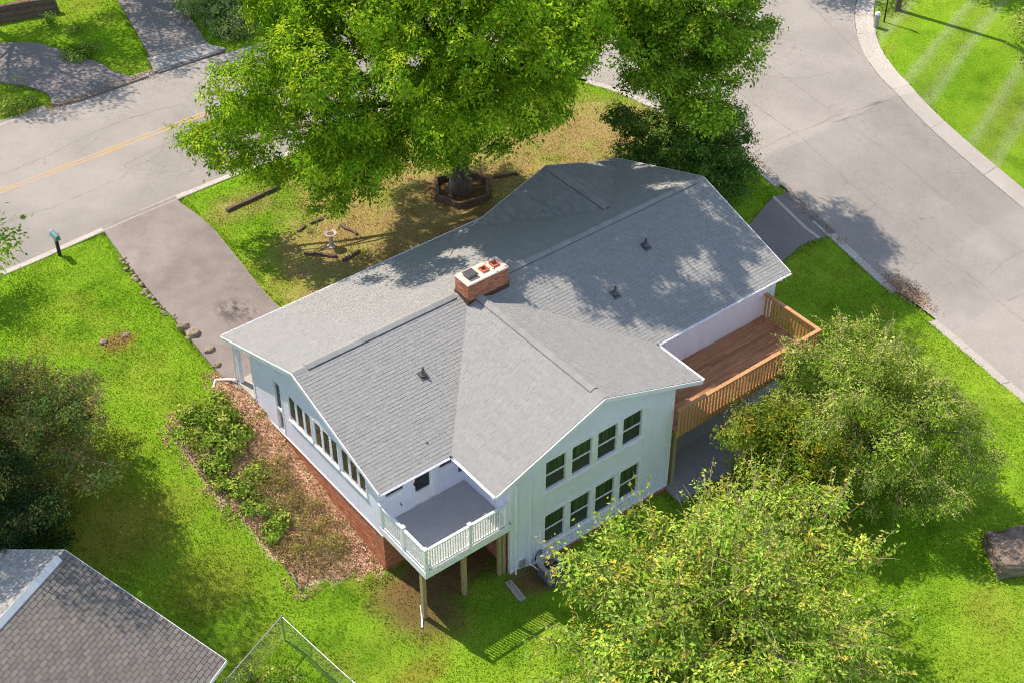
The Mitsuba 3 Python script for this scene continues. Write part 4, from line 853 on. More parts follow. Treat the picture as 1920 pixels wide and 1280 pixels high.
add('leaf_litter', (v, f), M['vc'], color=np.repeat(np.array([.42,.27,.15])*rr.uniform(.5, 1.3, (n, 1)), 4, 0), label='scattered dry leaves along the kerbs', category='leaves', kind='stuff')
# far corner: utility pole, thin pole, marker
pz = float(ter(41.9, 9.0))+LAWN
k0 = lab(num('utility_pole'), 'tall wooden utility pole on the striped corner lawn', 'utility pole')
add('shaft', tube([(41.9,9.05,pz-.2),(41.9,9.05,pz+5),(41.9,9.05,pz+11)], [.17,.15,.12], 12), M['bark'], smooth=40, parent=k0); add('crossarm', box(41.82,41.98,8.0,10.1,pz+10.2,pz+10.32), M['old_wood'], parent=k0)
k0 = lab(num('sign_post'), 'thin dark steel post standing beside the utility pole', 'post')
add('shaft', tube([(40.35,8.6,pz-.1),(40.35,8.6,pz+2.6)], .04, 8), M['black'], parent=k0)
add('sign_plate', box(40.30,40.34,8.35,8.85,pz+2.1,pz+2.6), M['dark_grey'], parent=k0)
k0 = lab(num('utility_marker'), 'short pale round utility marker near the curved kerb', 'marker')
add('tube', lathe([(0,.78),(.11,.78),(.14,.72),(.14,-.05)], (39.6,8.5,pz), 16), M['ac_grey'], smooth=40, parent=k0); add('cap', lathe([(0,.86),(.10,.86),(.15,.79),(.15,.74)], (39.6,8.5,pz), 16), M['gutter'], smooth=40, parent=k0)

# chain link fence
FN = lab(num('chain_link_fence'), 'grey chain link fence corner on the lawn by the neighbouring roof', 'fence')
fc = np.array([-4.02,-5.0]); e1 = np.array([-6.46,-5.93]); e2 = np.array([-3.5,-8.4]); d1 = (e1-fc)/np.linalg.norm(e1-fc); d2 = (e2-fc)/np.linalg.norm(e2-fc)
def gz(p): return float(ter(*p))+LAWN
FH = 1.2
for d, n, gap in ((d1, 3, 2.35), (d2, 3, 3.3)):
    for k in range(0 if d is d1 else 1, n):
        p = fc+d*gap*k; r = .035 if k == 0 else .026
        add('post', tube([(*p, gz(p)-.1), (*p, gz(p)+FH+.02), (*p, gz(p)+FH+.06)], [r, r, r*.5], 8), M['steel'], parent=FN)
    pts = [fc+d*s for s in np.linspace(0, gap*(n-1), 7)]; add('rail', tube([(*p, gz(p)+FH) for p in pts], .022, 8), M['steel'], parent=FN)
    wires = []; L = gap*(n-1); step = .075
    for k in range(int(-FH/step), int(L/step)):
        for sg in (1, -1):
            a0, z0_, a1, z1_ = k*step, (0 if sg > 0 else FH), k*step+FH, (FH if sg > 0 else 0)
            if a0 < 0: z0_ += sg*(-a0); a0 = 0
            if a1 > L: z1_ -= sg*(a1-L); a1 = L
            p, q = fc+d*a0, fc+d*a1; zz0, zz1 = gz(p)+z0_, gz(q)+z1_; s = np.array([-d[1], d[0], 0])*.0025
            P0, P1 = np.array([*p, zz0]), np.array([*q, zz1]); w = np.array([0,0,.0025])
            wires.append((np.array([P0-w, P1-w, P1+w, P0+w, P0+s, P1+s]), np.array([[0,1,2],[0,2,3],[0,1,5],[0,5,4]])))
    add('mesh', join(wires), M['steel'], parent=FN, kind='stuff')

# ------------------------------------------------------------------ neighbouring house
N = lab(num('house'), 'neighbouring house with worn brownish grey shingle roof at the lower left', 'house')
rp = np.array([-9.05,-1.05,2.0]); rdv = np.array([-2.72,-1.41]); rdv /= np.linalg.norm(rdv); pe = np.array([rdv[1], -rdv[0]]); pe = pe if pe[0] > 0 else -pe
KN = .455; RUN = 5.5
def NP(a, b): q = rp[:2]+rdv*a+pe*b; return (*q, rp[2]-KN*abs(b))
LN = 13.
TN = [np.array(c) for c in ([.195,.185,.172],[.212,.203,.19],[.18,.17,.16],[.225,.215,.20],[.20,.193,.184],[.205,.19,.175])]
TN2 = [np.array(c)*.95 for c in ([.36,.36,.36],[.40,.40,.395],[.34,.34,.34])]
NS, NS2 = [], []
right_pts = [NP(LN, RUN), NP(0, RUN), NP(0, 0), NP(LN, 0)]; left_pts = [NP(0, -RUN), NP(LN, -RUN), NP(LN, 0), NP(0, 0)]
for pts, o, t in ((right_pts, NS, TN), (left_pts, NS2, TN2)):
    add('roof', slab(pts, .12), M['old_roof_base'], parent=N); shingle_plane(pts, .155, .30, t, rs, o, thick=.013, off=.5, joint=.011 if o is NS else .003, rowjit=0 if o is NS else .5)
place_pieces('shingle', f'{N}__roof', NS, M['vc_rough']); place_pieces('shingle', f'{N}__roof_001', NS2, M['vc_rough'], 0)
def npos(a, b, h): x, y, zz = NP(a, b); return np.array([x, y, zz+h])
v = np.array([npos(.35,-.16,.05), npos(.35,0,.13), npos(.35,.16,.05), npos(LN,-.16,.05), npos(LN,0,.13), npos(LN,.16,.05), npos(.35,-.16,-.0), npos(.35,.16,.0), npos(LN,-.16,.0), npos(LN,.16,.0)])
add('ridge_vent', (v, np.array([[0,3,4],[0,4,1],[1,4,5],[1,5,2],[0,6,8],[0,8,3],[2,9,7],[2,5,9],[0,1,6],[1,2,7],[6,1,7]])), M['ridge_metal'], parent=N)
add('rake_board', beam(NP(-.0, RUN), NP(-.0, 0), .03, .15, (-rdv[0], -rdv[1], 0), .0), M['trim'], parent=N); add('rake_board', beam(NP(0, 0), NP(0, -RUN), .03, .15, (-rdv[0], -rdv[1], 0), .0), M['trim'], parent=N)
add('fascia', beam(NP(0, RUN), NP(LN, RUN), .03, .16, (*pe, 0), -.01), M['trim'], parent=N); add('fascia', beam(NP(0, -RUN), NP(LN, -RUN), .03, .16, (*pe*-1, 0), -.01), M['trim'], parent=N)
cn = [np.array(NP(a, b)[:2]) for a, b in ((.35,-RUN+.4),(.35,RUN-.4),(LN,RUN-.4),(LN,-RUN+.4))]
add('wall', prism(Polygon(cn), -3.2, rp[2]-KN*RUN+.05), M['siding'], parent=N)
gpk = np.array([[*cn[0], -.45],[*cn[1], -.45],[*NP(.35,0)[:2], rp[2]-.15]]); add('gable', (gpk, np.array([[0,1,2]])), M['siding'], parent=N)

# ------------------------------------------------------------------ vegetation
def bezier(p0, p1, sag, rng, n=7, jit=.12):
    p0, p1 = np.array(p0, float), np.array(p1, float); t = np.linspace(0, 1, n)[:, None]; L = np.linalg.norm(p1-p0)
    m = (p0+p1)/2+np.array([0,0,sag*L])+rng.normal(0, jit*L*.5, 3)*[1,1,.4]
    return (1-t)**2*p0+2*t*(1-t)*m+t*t*p1
def in_lobes(p, lobes, shrink=1.):
    best = np.full(len(p), 9.)
    for (cx, cy, cz, rx, ry, rz) in lobes: best = np.minimum(best, np.sqrt((((p-[cx,cy,cz])/(np.array([rx,ry,rz])*shrink))**2).sum(1)))
    return best
def crown(lobes, n_clump, per, clump_r, leaf, rng, tones, shell=.5, up=.6, droop=0., aspect=.5, flat=.6, cut=1.06, zmin=None, color_noise=.25, hang=0., cull=None, dome=.9):
    vol = np.array([l[3]*l[4]+l[4]*l[5] for l in lobes]); pick = rng.choice(len(lobes), n_clump, p=vol/vol.sum()); L = np.array(lobes)[pick]
    d = rdir(rng, n_clump); r = (shell+(1-shell)*rng.random(n_clump)**.6)[:, None]; c = L[:, :3]+d*r*L[:, 3:]
    inner = in_lobes(c, lobes); keep = (inner > .62) & ((d[:, 2] > -.35) | (rng.random(n_clump) < .35))
    if zmin is not None: keep &= c[:, 2] > zmin
    if cull is not None: keep &= ~cull(c)
    c, d = c[keep], d[keep]; n = len(c)
    ct = tones[rng.integers(0, len(tones), n)]*(1+color_noise*rng.normal(0, 1, (n, 1))).clip(.5, 1.7)
    c2 = np.repeat(c, per, 0); d2 = np.repeat(d, per, 0); ct = np.repeat(ct, per, 0); m = len(c2)
    off = rng.normal(0, 1, (m, 3))*clump_r*[1,1,flat]
    rr2 = np.linalg.norm(off[:, :2], axis=1); off[:, 2] -= droop*rr2**2/max(clump_r, .01)
    if hang: off[:, 2] -= rng.random(m)*hang
    pts = c2+off
    nrm = rdir(rng, m)*.6+np.array([0,0,1.])*up*.55+d2*dome
    dirv = off+rdir(rng, m)*.35*clump_r+np.array([0,0,-.25*clump_r]); s = leaf*rng.uniform(.65, 1.35, m)
    v, f = leaf_mesh(pts, nrm, dirv, s, s*aspect*rng.uniform(.8, 1.2, m))
    col = ct*rng.uniform(.78, 1.25, (m, 1)); return (v, f), np.repeat(np.clip(col, .01, .85), 4, 0), c
def sub_lobes(lobes, n, rng, k=.46):
    """every bough ends in several smaller tufts, with gaps between them"""
    out = []
    for (cx, cy, cz, rx, ry, rz) in lobes:
        out.append((cx, cy, cz, rx*.62, ry*.62, rz*.62))
        for d in rdir(rng, n):
            d[2] = abs(d[2])*.9-.25 if rng.random() < .75 else d[2]; q = k*rng.uniform(.7, 1.35); e = rng.uniform(.66, .98)
            out.append((cx+d[0]*rx*e, cy+d[1]*ry*e, cz+d[2]*rz*e, rx*q, ry*q, rz*q*.85))
    return out
def shoot_leaves(cl, lobes, n, length, bias, leaf, rng, tones):
    P, N_, D_, S_, C_, ms = [], [], [], [], [], []
    ctr = np.array([l[:3] for l in lobes]).mean(0)
    out = np.linalg.norm((cl-ctr)/(np.ptp(cl, axis=0)+.1), axis=1); w = out**3; pick = rng.choice(len(cl), min(n, len(cl)), replace=False, p=w/w.sum())
    for c in cl[pick]:
        d = (c-ctr)/np.linalg.norm(c-ctr)+np.array(bias)+rng.normal(0, .3, 3); d /= np.linalg.norm(d); L = length*rng.uniform(.4, 1.3)
        b = bezier(c-d*.25, c+d*L, rng.normal(-.02, .06), rng, 6, .1); ms.append(tube(b, np.linspace(.012, .004, 6), 4, False))
        m = max(4, int(L/leaf*rng.uniform(1.4, 2.6))); t = rng.uniform(.15, 1., m); q = np.stack([np.interp(t, np.linspace(0, 1, 6), b[:, k]) for k in range(3)], 1)+rng.normal(0, leaf*.3, (m, 3))
        P.append(q); N_.append(rdir(rng, m)*.7+[0,0,.7]); D_.append(rdir(rng, m)+d*.6); S_.append(leaf*rng.uniform(.6, 1.2, m)); C_.append(tones[rng.integers(len(tones))]*rng.uniform(.8, 1.3, (m, 1)))
    P, N_, D_, S_, C_ = map(np.concatenate, (P, N_, D_, S_, C_))
    return leaf_mesh(P, N_, D_, S_, S_*.45), np.repeat(np.clip(C_, .01, .85), 4, 0), join(ms)
def tree(name, base, trunk_r, split_z, lobes, label, category, rng, n_clump, per, clump_r, leaf, tones, limbs=None, group=None, twigs=0, twig_out=0., bark='bark', sub=5, sub_r=.46, shoots=0, shoot_len=.8, shoot_dir=(0, 0, .4), **kw):
    k0 = lab(num(name), label, category, group)
    bx_, by_ = base; z0 = float(ter(bx_, by_))+LAWN-.1
    n = 9; zz = np.linspace(z0, split_z, n); lean = rng.normal(0, .04, (n, 2)).cumsum(0)*trunk_r
    pts = np.column_stack([bx_+lean[:, 0], by_+lean[:, 1], zz]); rad = trunk_r*(1+.55*np.exp(-(zz-z0)/.35))*np.linspace(1, .72, n)
    add('trunk', tube(pts, rad, 12), M[bark], smooth=50, parent=k0)
    top = pts[-1]
    sel = lobes if limbs is None or limbs >= len(lobes) else [lobes[i] for i in rng.choice(len(lobes), limbs, replace=False)]
    ends = []
    for l in sel:
        s = pts[rng.integers(n//2, n)]; e = np.array(l[:3]); R = trunk_r*rng.uniform(.28, .42); b = bezier(s, e, .12, rng); ends.append(b)
        ms = [tube(b, np.linspace(R, R*.35, len(b)), 7)]
        for _ in range(5):
            q = b[rng.integers(3, len(b))]; t = e+rdir(rng, 1)[0]*np.array(l[3:])*.85; t[2] = max(t[2], q[2]-.5); bb = bezier(q, t, .08, rng, 5); ms.append(tube(bb, np.linspace(R*.32, R*.08, 5), 5))
        add('limb', join(ms), M[bark], smooth=50, parent=k0)
    fine = sub_lobes(lobes, sub, rng, sub_r)
    (v, f), col, cl = crown(fine, n_clump, per, clump_r, leaf, rng, tones, **kw)
    if shoots:
        sv, sc, tw = shoot_leaves(cl, lobes, shoots, shoot_len, shoot_dir, leaf, rng, tones)
        (v, f), col = join([(v, f), sv]), np.vstack([col, sc]); add('shoots', tw, M['twig'], parent=k0, kind='stuff')
    add('crown', (v, f), M['leaf'], color=col, parent=k0)
    if twigs:
        ms = []
        for c in cl[rng.choice(len(cl), min(twigs, len(cl)), replace=False)]:
            i = np.argmin([np.linalg.norm(c-np.array(l[:3])) for l in lobes]); o = np.array(lobes[i][:3]); s = o+(c-o)*.25; e = c+(c-o)/np.linalg.norm(c-o)*twig_out*rng.uniform(.2, 1.)
            b = bezier(s, e, .1, rng, 6, .06); ms.append(tube(b, np.linspace(.022, .005, 6), 4, False))
        add('twigs', join(ms), M['twig'], parent=k0, kind='stuff')
    return k0
def fib_lobes(c, r, n, lr, rng, k=.72, bottom=-.75, jit=.16):
    out = []; c = np.array(c, float); r = np.array(r, float); g = math.pi*(3-5**.5)
    for i in range(n):
        zz = 1-(i+.5)*2/n
        if zz < bottom: continue
        q = math.sqrt(1-zz*zz); d = np.array([math.cos(g*i)*q, math.sin(g*i)*q, zz])*k*(1+rng.normal(0, jit)); s = lr*rng.uniform(.65, 1.35)
        out.append((*(c+d*r), s*rng.uniform(.9, 1.2), s*rng.uniform(.9, 1.2), s*rng.uniform(.62, .8)))
    return out
G = lambda *a: np.array(a, float)
OAK = np.array([[.275,.46,.024],[.215,.40,.022],[.345,.51,.028],[.16,.325,.02],[.43,.56,.034]])
rt1 = np.random.default_rng(101)
def lit_zone(c):
    """True for clumps of the big crown that the sunlit yard and the sunlit parts of the roof show to be absent"""
    def drop(z): return c-SUN*((c[:, 2]-z)/SUN[2])[:, None]
    def hit(k): # plane z = ZR + k*y
        t = (c[:, 2]-ZR-k*c[:, 1])/(SUN[2]-k*SUN[1]); return c-SUN*t[:, None]
    g, a, b = drop(-.35), hit(-K), hit(K)
    on_a = (a[:, 1] > 0) & (a[:, 1] < YF) & (a[:, 0] > -.5); on_b = (b[:, 1] <= 0) & (a[:, 1] <= 0)
    out = (g[:, 1] > YF+.4) & ((((g[:, 0]-8.5)/2.1)**2+((g[:, 1]-10.3)/1.9)**2 < 1) | (g[:, 0] < 4.6))
    out |= on_a & (a[:, 0] < 5.6)
    h = np.where(on_b[:, None], b, a); gap = meshkit.fbm(np.column_stack([h[:, 0]*.75, h[:, 1]*.6, h[:, 0]*0+.3]), 2, 77)
    out |= (on_a | on_b) & (gap > .63-.10*np.clip((h[:, 0]-14)/4, 0, 1.4))
    out |= on_b & (b[:, 1] < -2.0-.62*(b[:, 0]-8.7)) & (b[:, 0] < 13.5)
    return out
lob1 = fib_lobes((12.9,9.2,9.8),(7.4,7.0,5.0),44,2.0,rt1,.80,-.5)+[(12.6,9.2,10.0,5.0,4.8,3.6),(9.5,7.5,9.2,3.2,3.0,2.6),(16,7.5,9.2,3.2,3.,2.6),(7.7,8.4,4.9,1.7,1.5,1.2),(6.6,7.4,5.9,1.8,1.7,1.4),(6.3,7.6,9.0,1.7,1.5,1.3),(7.6,7.4,7.4,1.6,1.4,1.2),(5.0,10.6,8.,1.6,1.5,1.3),(4.9,12.7,4.0,1.7,1.6,1.0),(7.7,8.5,3.7,1.5,1.2,.8),(6.3,11.4,3.6,1.6,1.4,.9),(5.2,13.9,3.9,1.5,1.5,1.0),(6.3,12.6,4.9,1.8,1.7,1.2),(5.4,12.0,5.9,1.6,1.5,1.1),(9.4,8.0,4.6,1.4,1.2,.9),(5.6,9.5,6.8,1.9,1.7,1.4),(5.9,9.4,9.2,2.1,1.9,1.6),(9.0,7.9,5.9,1.8,1.5,1.2),(15.8,7.3,6.6,1.9,1.7,1.3),(18.6,9.0,7.0,2.3,2.1,1.6),(12.1,6.8,5.0,1.9,1.7,1.2),(10.4,6.8,5.0,1.7,1.5,1.2),(12.1,6.9,6.8,1.9,1.7,1.3),(10.6,6.4,7.0,1.6,1.6,1.2),(14.2,6.7,4.9,1.8,1.6,1.2),(16.4,7.4,4.9,1.8,1.5,1.2),(15.2,6.4,6.0,1.7,1.5,1.2),(8.4,8.3,3.9,1.5,1.2,.9),(7.0,9.4,4.6,1.5,1.3,1.0),(17.6,8.2,5.6,1.8,1.6,1.2),(20.3,12.0,9.,2.4,2.4,2.),(14.2,6.9,6.9,1.8,1.6,1.2),(11.2,5.0,8.2,2.,1.7,1.5),(13.2,3.0,11.8,2.5,2.1,1.6),(10.4,3.6,12.,2.3,1.9,1.6),(15.0,3.7,11.4,2.2,1.9,1.6),(14.6,4.6,9.4,2.,1.8,1.4),(12.2,1.6,10.8,1.5,1.3,1.)]
tree('oak_tree', (14.3,9.95), .42, 5.0, lob1, 'huge bright green tree with thick trunk in a timber ring before the house', 'tree', rt1, 21000, 31, .17, .16, OAK, limbs=26, up=.8, shell=.78, sub=6, color_noise=.16, aspect=.48, droop=.3, flat=.8, cull=lit_zone, shoots=300, shoot_len=.5)
rt2 = np.random.default_rng(102)
OAK2 = np.array([[.23,.40,.03],[.18,.34,.026],[.28,.44,.035],[.33,.47,.04]])
lob2 = fib_lobes((21.3,4.3,7.4),(3.1,3.2,3.6),20,1.45,rt2,.75,-.9)+[(21.3,4.3,7.5,2.2,2.2,2.4),(24.2,5.6,8.6,1.8,1.8,1.6),(20.2,2.6,5.2,1.3,1.3,1.),(22.6,4.6,10.6,1.7,1.7,1.4)]
tree('shade_tree', (22.6,5.6), .2, 4.8, lob2, 'tall mid green tree rising behind the right end of the roof', 'tree', rt2, 4600, 27, .17, .165, OAK2, limbs=12, up=.8, shell=.75, flat=.8, shoots=160, shoot_len=.5)
rt3 = np.random.default_rng(103)
DARK = np.array([[.115,.23,.04],[.095,.195,.036],[.145,.27,.045],[.19,.31,.06]])
lob3 = fib_lobes((21.9,4.2,1.4),(2.4,2.3,1.7),16,1.0,rt3,.75,-.95)+[(21.9,4.2,1.4,1.9,1.8,1.4),(23.7,3.4,1.2,1.1,1.,1.1),(21.6,2.4,.8,1.,.9,.9),(19.9,5.4,1.6,1.1,1.1,1.),(23.6,2.0,.9,1.1,1.,.9),(22.4,1.7,.2,1.,.9,.8),(24.3,3.6,2.0,1.1,1.1,1.),(22.4,3.4,2.9,1.3,1.2,1.),(20.6,5.8,2.6,1.1,1.1,.9)]
tree('evergreen_bush', (22.0,4.2), .16, .8, lob3, 'dark green bushy evergreen beside the right end of the roof', 'bush', rt3, 2600, 28, .15, .13, DARK, limbs=8, up=.7, shell=.7, shoots=150, shoot_len=.5, shoot_dir=(0,0,.7))
# rear right tree, drooping small leaves
rt4 = np.random.default_rng(104)
APL = np.array([[.31,.44,.06],[.26,.39,.045],[.38,.48,.09],[.20,.34,.035],[.48,.52,.16]])
lob4 = fib_lobes((17.0,-11.2,.5),(3.1,3.0,2.2),22,1.05,rt4,.78,-.7,.3)+[(17.5,-11.5,.7,2.3,2.3,1.4),(19.6,-8.6,.6,1.2,1.1,.9),(18.6,-8.3,.9,1.1,1.,.8),(15.3,-10.0,-.2,1.2,1.2,.9),(15.6,-9.4,.5,1.2,1.0,.8),(14.9,-10.6,-.3,1.1,1.1,.8),(18.2,-14.4,-.4,1.3,1.2,.9),(18.9,-12.8,.2,1.1,1.1,.9),(16.4,-13.4,-1.3,1.1,1.1,.8),(17.6,-13.4,-1.4,1.1,1.0,.8),(15.6,-12.6,-1.2,1.1,1.1,.8)]
tree('apple_tree', (17.2,-11.2), .22, -.9, lob4, 'spreading grey green tree with drooping twigs behind the wooden deck', 'tree', rt4, 3900, 27, .15, .12, APL, limbs=16, up=.85, hang=.35, twigs=60, twig_out=.3, aspect=.42, shell=.5, sub=6, sub_r=.42, shoots=420, shoot_len=.7, shoot_dir=(0,0,-.25))
# yellowing part of that tree, nearer to the house
rt5 = np.random.default_rng(105)
YEL = np.array([[.25,.35,.04],[.33,.37,.035],[.20,.31,.035],[.42,.38,.04],[.17,.28,.035]])
lob5 = fib_lobes((13.7,-10.3,-.6),(2.2,2.0,1.4),14,.9,rt5,.8,-.8,.3)+[(13.5,-10.3,-.7,1.4,1.4,1.),(15.0,-11.2,.1,1.1,1.1,.8)]
tree('fruit_tree', (13.6,-10.4), .13, -1.6, lob5, 'yellow green young tree in front of the shaded patio', 'tree', rt5, 2000, 26, .15, .125, YEL, limbs=9, up=.5, aspect=.45, shoots=200, shoot_len=.6)
# foreground tree with large yellowish leaves and bare twigs
rt6 = np.random.default_rng(106)
FGT = np.array([[.40,.53,.07],[.31,.47,.055],[.47,.57,.11],[.24,.40,.045],[.58,.53,.09],[.41,.55,.10],[.28,.46,.07]])
lob6 = fib_lobes((5.4,-16.5,2.8),(4.6,4.6,2.7),28,1.3,rt6,.78,-.75,.28)+[(5.4,-16.5,3.,3.1,3.1,1.8),(7.2,-13.0,1.6,1.5,1.3,1.1),(8.6,-13.0,1.4,1.3,1.2,1.),(2.9,-13.6,2.0,1.3,1.3,1.1),(1.7,-14.6,1.5,1.4,1.4,1.1),(.9,-15.8,1.8,1.5,1.4,1.2),(2.0,-16.6,2.6,1.5,1.5,1.2),(9.4,-14.2,2.2,1.5,1.4,1.1),(9.7,-17.0,1.6,1.4,1.5,1.),(8.2,-19.0,1.4,1.5,1.4,1.),(10.2,-15.4,1.2,1.1,1.1,.8)]
lob6 = [(l[0]-1.35, l[1]-.1, l[2]-.75, *l[3:]) for l in lob6]+[(10.2,-12.6,1.3,1.3,1.2,1.),(9.0,-11.5,.7,1.1,1.,.8),(11.2,-13.4,1.1,1.2,1.2,.9),(8.6,-13.4,1.4,1.4,1.3,1.),(10.1,-14.6,1.5,1.4,1.3,1.),(10.2,-16.0,1.3,1.3,1.3,.9)]
tree('yellowing_tree', (4.7,-16.5), .24, .0, lob6, 'large foreground tree with yellow green leaves and bare twig tips', 'tree', rt6, 6600, 16, .19, .17, FGT, limbs=22, up=.9, twigs=420, twig_out=1.2, aspect=.43, shell=.55, droop=.2, sub=6, sub_r=.42, shoots=520, shoot_len=1.15, shoot_dir=(.1,-.1,.35))
# left side trees
rt7 = np.random.default_rng(107)
BRN = np.array([[.34,.29,.09],[.36,.28,.10],[.27,.33,.08],[.22,.36,.08],[.30,.38,.09]])
lob7 = fib_lobes((-8.2,5.4,1.8),(3.2,3.0,1.9),20,1.15,rt7,.74,-.8)+[(-8.2,5.4,1.8,2.2,2.2,1.3)]
tree('brownish_tree', (-8.7,4.4), .2, .6, lob7, 'brownish green spreading tree in shade at the left edge', 'tree', rt7, 2700, 28, .16, .12, BRN, limbs=12, up=.5, twigs=220, twig_out=.4, shoots=150, shoot_len=.6)
rt8 = np.random.default_rng(108)
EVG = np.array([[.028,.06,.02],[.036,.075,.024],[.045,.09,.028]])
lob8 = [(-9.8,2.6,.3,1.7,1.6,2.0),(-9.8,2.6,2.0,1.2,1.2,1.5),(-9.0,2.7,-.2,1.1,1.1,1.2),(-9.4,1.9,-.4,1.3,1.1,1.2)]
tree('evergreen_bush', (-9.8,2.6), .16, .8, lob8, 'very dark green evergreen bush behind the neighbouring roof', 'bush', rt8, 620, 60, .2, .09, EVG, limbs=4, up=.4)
rt9 = np.random.default_rng(109)
lob9 = fib_lobes((-10.5,6.7,8.8),(3.2,4.2,2.9),20,1.5,rt9,.75,-.85)
tree('shade_tree', (-12.0,7.2), .35, 5.0, lob9, 'tall tree left of the lawn shading the grass', 'tree', rt9, 800, 55, .34, .16, OAK2, limbs=10, up=.6)
rt10 = np.random.default_rng(110)
lob10 = [(-5.6,17.0,3.4,1.5,2.0,1.1),(-4.7,16.6,3.0,.9,1.,.6),(-6.6,17.6,4.8,1.5,1.6,1.2),(-4.9,15.6,2.4,.8,.8,.5)]
tree('street_tree', (-6.6,17.4), .16, 2.6, lob10, 'dark fine leaved tree whose tips reach in at the left edge by the street', 'tree', rt10, 320, 46, .2, .09, DARK*1.25, limbs=4, up=.5, twigs=90, twig_out=.4)
rt11 = np.random.default_rng(111)
lob11 = [(39.6,-1.6,2.2,1.6,1.6,1.2),(38.5,-2.6,1.7,1.2,1.2,.8),(40.4,-.4,3.,1.5,1.4,1.2),(39.9,-3.2,2.8,1.6,1.6,1.3)]
tree('street_tree', (40.2,-1.9), .16, 1.4, lob11, 'olive coloured tree reaching in at the right edge over the striped lawn', 'tree', rt11, 330, 46, .25, .12, APL*.9, limbs=4, up=.5, twigs=60, twig_out=.3)
# trees beyond the top edge whose shadows fall across the far side of the street
for k, (x, y, zc, r) in enumerate(((3.5,36.5,8.5,4.2),(10.5,36.5,9.,4.4),(17.0,35.0,8.5,4.6),(41.,18.5,7.5,3.4),(47.5,12.5,7.,3.))):
    rq = np.random.default_rng(120+k); lb = fib_lobes((x,y,zc),(r,r,r*.75),14,r*.42,rq,.72,-.9)
    tree('shade_tree', (x+.4,y+.3), .3, zc-r*.6, lb, 'leafy tree standing beyond the top of the photograph across the street', 'tree', rq, 460, 50, .4, .2, OAK2, limbs=8, group='trees across the street', up=.6)

# bushes, weeds
def bush(name, spots, label, category, rng, tones, n, per, cr, leaf, group=None, **kw):
    for s in spots:
        x, y, r, h = s[:4]; z0 = float(ter(x, y))+LAWN; lob = [(x, y, z0+h*.45, r, r, h*.55), (x+r*.4, y-r*.3, z0+h*.35, r*.6, r*.6, h*.4), (x-r*.45, y+r*.3, z0+h*.4, r*.6, r*.6, h*.45)]
        l = s[4] if len(s) > 4 else label
        k0 = lab(num(name), l, category, group)
        (v, f), col, cl = crown(lob, max(6, int(n*r*r)), per, cr, leaf, rng, tones, shell=.35, zmin=z0-.02, **kw)
        add('foliage', (v, f), M['leaf'], color=col, parent=k0)
        ms = [tube(bezier((x+rng.normal(0, .04), y+rng.normal(0, .04), z0-.03), c, .1, rng, 4), [.012,.01,.007,.004], 4, False) for c in cl[:max(4, int(8*r))]]
        add('stem', join(ms), M['twig'], parent=k0)
rw = np.random.default_rng(44)
WEED = np.array([[.27,.42,.05],[.33,.46,.075],[.21,.34,.045],[.38,.44,.09]])
DRYW = np.array([[.44,.37,.12],[.36,.40,.085],[.48,.34,.17],[.31,.34,.075]])
spots = [(-1.9,4.1,.55,.5),(-1.3,3.4,.6,.5),(-2.3,3.0,.55,.45),(-1.6,2.3,.5,.45),(-2.4,1.9,.5,.4),(-.9,4.3,.4,.35),(-2.3,.7,.45,.4),(-1.4,1.0,.4,.35),(-2.1,-.3,.45,.4),(-2.3,-1.4,.4,.35),(-1.7,-1.1,.42,.35),(-2.6,3.7,.4,.35),(-1.1,2.7,.45,.4),(-2.7,1.2,.35,.3),(-2.0,4.25,.4,.3)]
bush('weed_clump', spots, 'fresh green weed clump in the upper part of the mulch bed', 'weeds', rw, WEED, 230, 20, .12, .14, group='green weeds in the mulch bed', up=.8)
spots = [(-1.2,-.6,.5,.4),(-.9,.3,.45,.4),(-1.1,-1.7,.55,.45),(-.7,-1.0,.5,.4),(-1.6,-2.3,.5,.4),(-.8,-2.6,.5,.4),(-2.1,-2.6,.4,.3),(-1.5,-3.2,.4,.3),(-.3,-2.0,.4,.35),(-.5,.9,.4,.35),(-.6,2.0,.35,.3),(-1.3,.6,.4,.35),(-1.9,.2,.4,.3),(-.4,-1.1,.4,.3),(-1.0,-3.2,.4,.3),(-2.0,-2.0,.4,.3),(-.7,-.2,.4,.35),(-.5,-3.0,.35,.3)]
bush('weed_clump', spots, 'olive and brown dried weed clump in the lower part of the mulch bed', 'weeds', rw, DRYW, 180, 19, .13, .10, group='dry weeds in the mulch bed', up=.6, aspect=.3)
spots = [(13.6,31.2,1.3,1.5,'ivy green bush at the top right side of the far dark driveway'),(13.9,29.3,1.4,1.5,'ivy covered bush on the bank between far driveway and big tree'),(13.6,27.9,1.0,1.0,'low pale leafed bush above the street by the far driveway mouth'),(14.9,33.2,1.5,1.8,'dark green bush at the top edge beside the far driveway'),(15.6,30.4,1.6,1.8,'broad green bush touching the left top of the big tree')]
bush('roadside_bush', spots, '', 'bush', rw, np.array([[.25,.38,.10],[.30,.42,.14],[.20,.33,.07],[.36,.45,.18]]), 120, 34, .16, .13, up=.9)
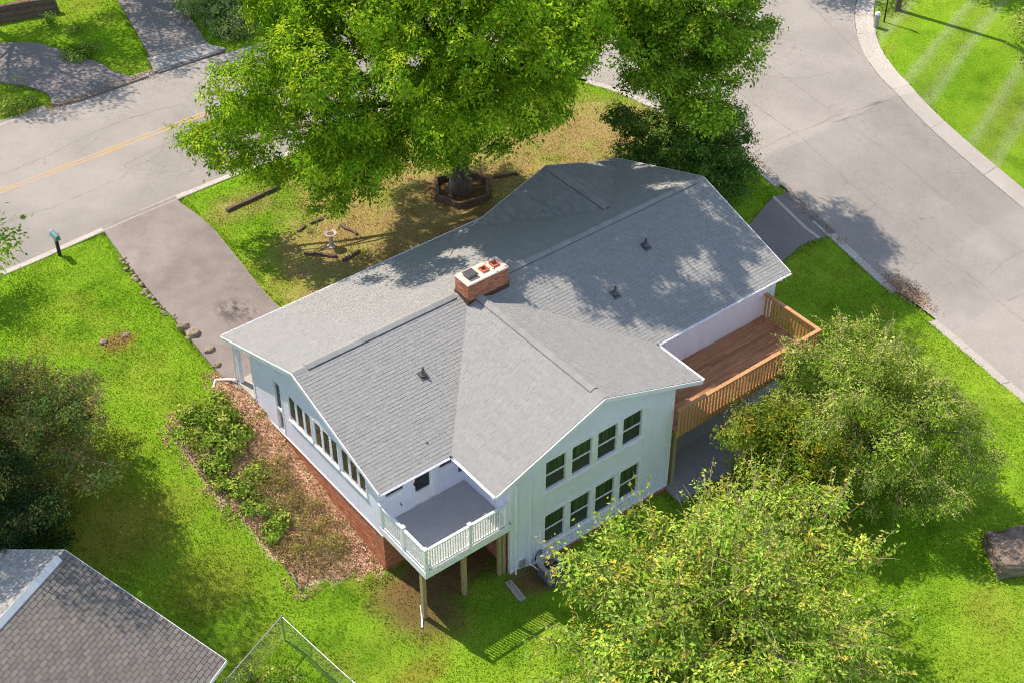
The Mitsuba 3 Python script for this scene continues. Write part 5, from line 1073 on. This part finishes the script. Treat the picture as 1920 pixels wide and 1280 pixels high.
spots = [(1.8,28.2,.8,.6,'low leafy bush at the left edge across the street'),(2.5,27.95,.5,.4,'small leafy bush at the kerb tip across the street'),(6.3,30.7,.6,.6,'round green bush beside the far left driveway'),(7.1,30.9,.5,.5,'second green bush beside the far left driveway'),(2.7,29.7,.3,.7,'upright young plant at the far left driveway edge'),(6.6,34.6,.35,.7,'young leafy plant before the timber retaining wall'),(7.4,33.2,.4,.6,'broad leafed plant on the grass below the retaining wall')]
bush('roadside_bush', spots, '', 'bush', rw, WEED, 150, 26, .13, .13, up=.9)
spots = [(-5.6,-5.9,.75,.9,'yellow green shrub growing against the chain link fence'),(-6.2,-5.5,.5,.7,'leafy shrub between the neighbouring roof corner and the fence'),(-4.6,-6.4,.45,.5,'low weeds inside the fence corner')]
bush('fence_shrub', spots, '', 'shrub', rw, WEED, 90, 22, .13, .10, up=.6)
spots = [(-.2,-4.75,.4,.35,'low green weed at the brick corner below the balcony'),(.1,2.95,.22,.25,'small bright green weed against the brick base'),(7.35,11.3,.28,.45,'leafy weed behind the bird bath'),(-11.3,4.0,.9,1.2,'bright leafy shrub in front of the brownish tree')]
bush('small_weed', spots, '', 'weeds', rw, WEED, 120, 16, .09, .085, up=.7)
# lit weeds and dry stalks on the mulch (a thin cover between the clumps)
xs_, ys_ = scatter(bed.intersection(sbox(-3.1,-4.2,.1,4.9)), 230, rw); k_ = rw.random(len(xs_)) < .12+.88*sstep(.1, -1.3, xs_+.5*(nz(xs_, ys_, 1.2, 41)-.5)); xs_, ys_ = xs_[k_], ys_[k_]; n = len(xs_)
v, f = tris(np.column_stack([xs_, ys_, ter(xs_, ys_)+LAWN]), rw.uniform(.08, .3, n), rw.uniform(.02, .05, n), rw, .9)
add('bed_stalks', (v, f), M['grass'], color=np.repeat(np.array([[.34,.29,.11],[.42,.31,.18],[.22,.30,.05],[.30,.33,.08],[.30,.18,.10]])[rw.integers(0, 5, n)]*rw.uniform(.6, 1.25, (n, 1)), 3, 0), label='thin dry stalks and grass standing in the mulch bed', category='stalks', kind='stuff')
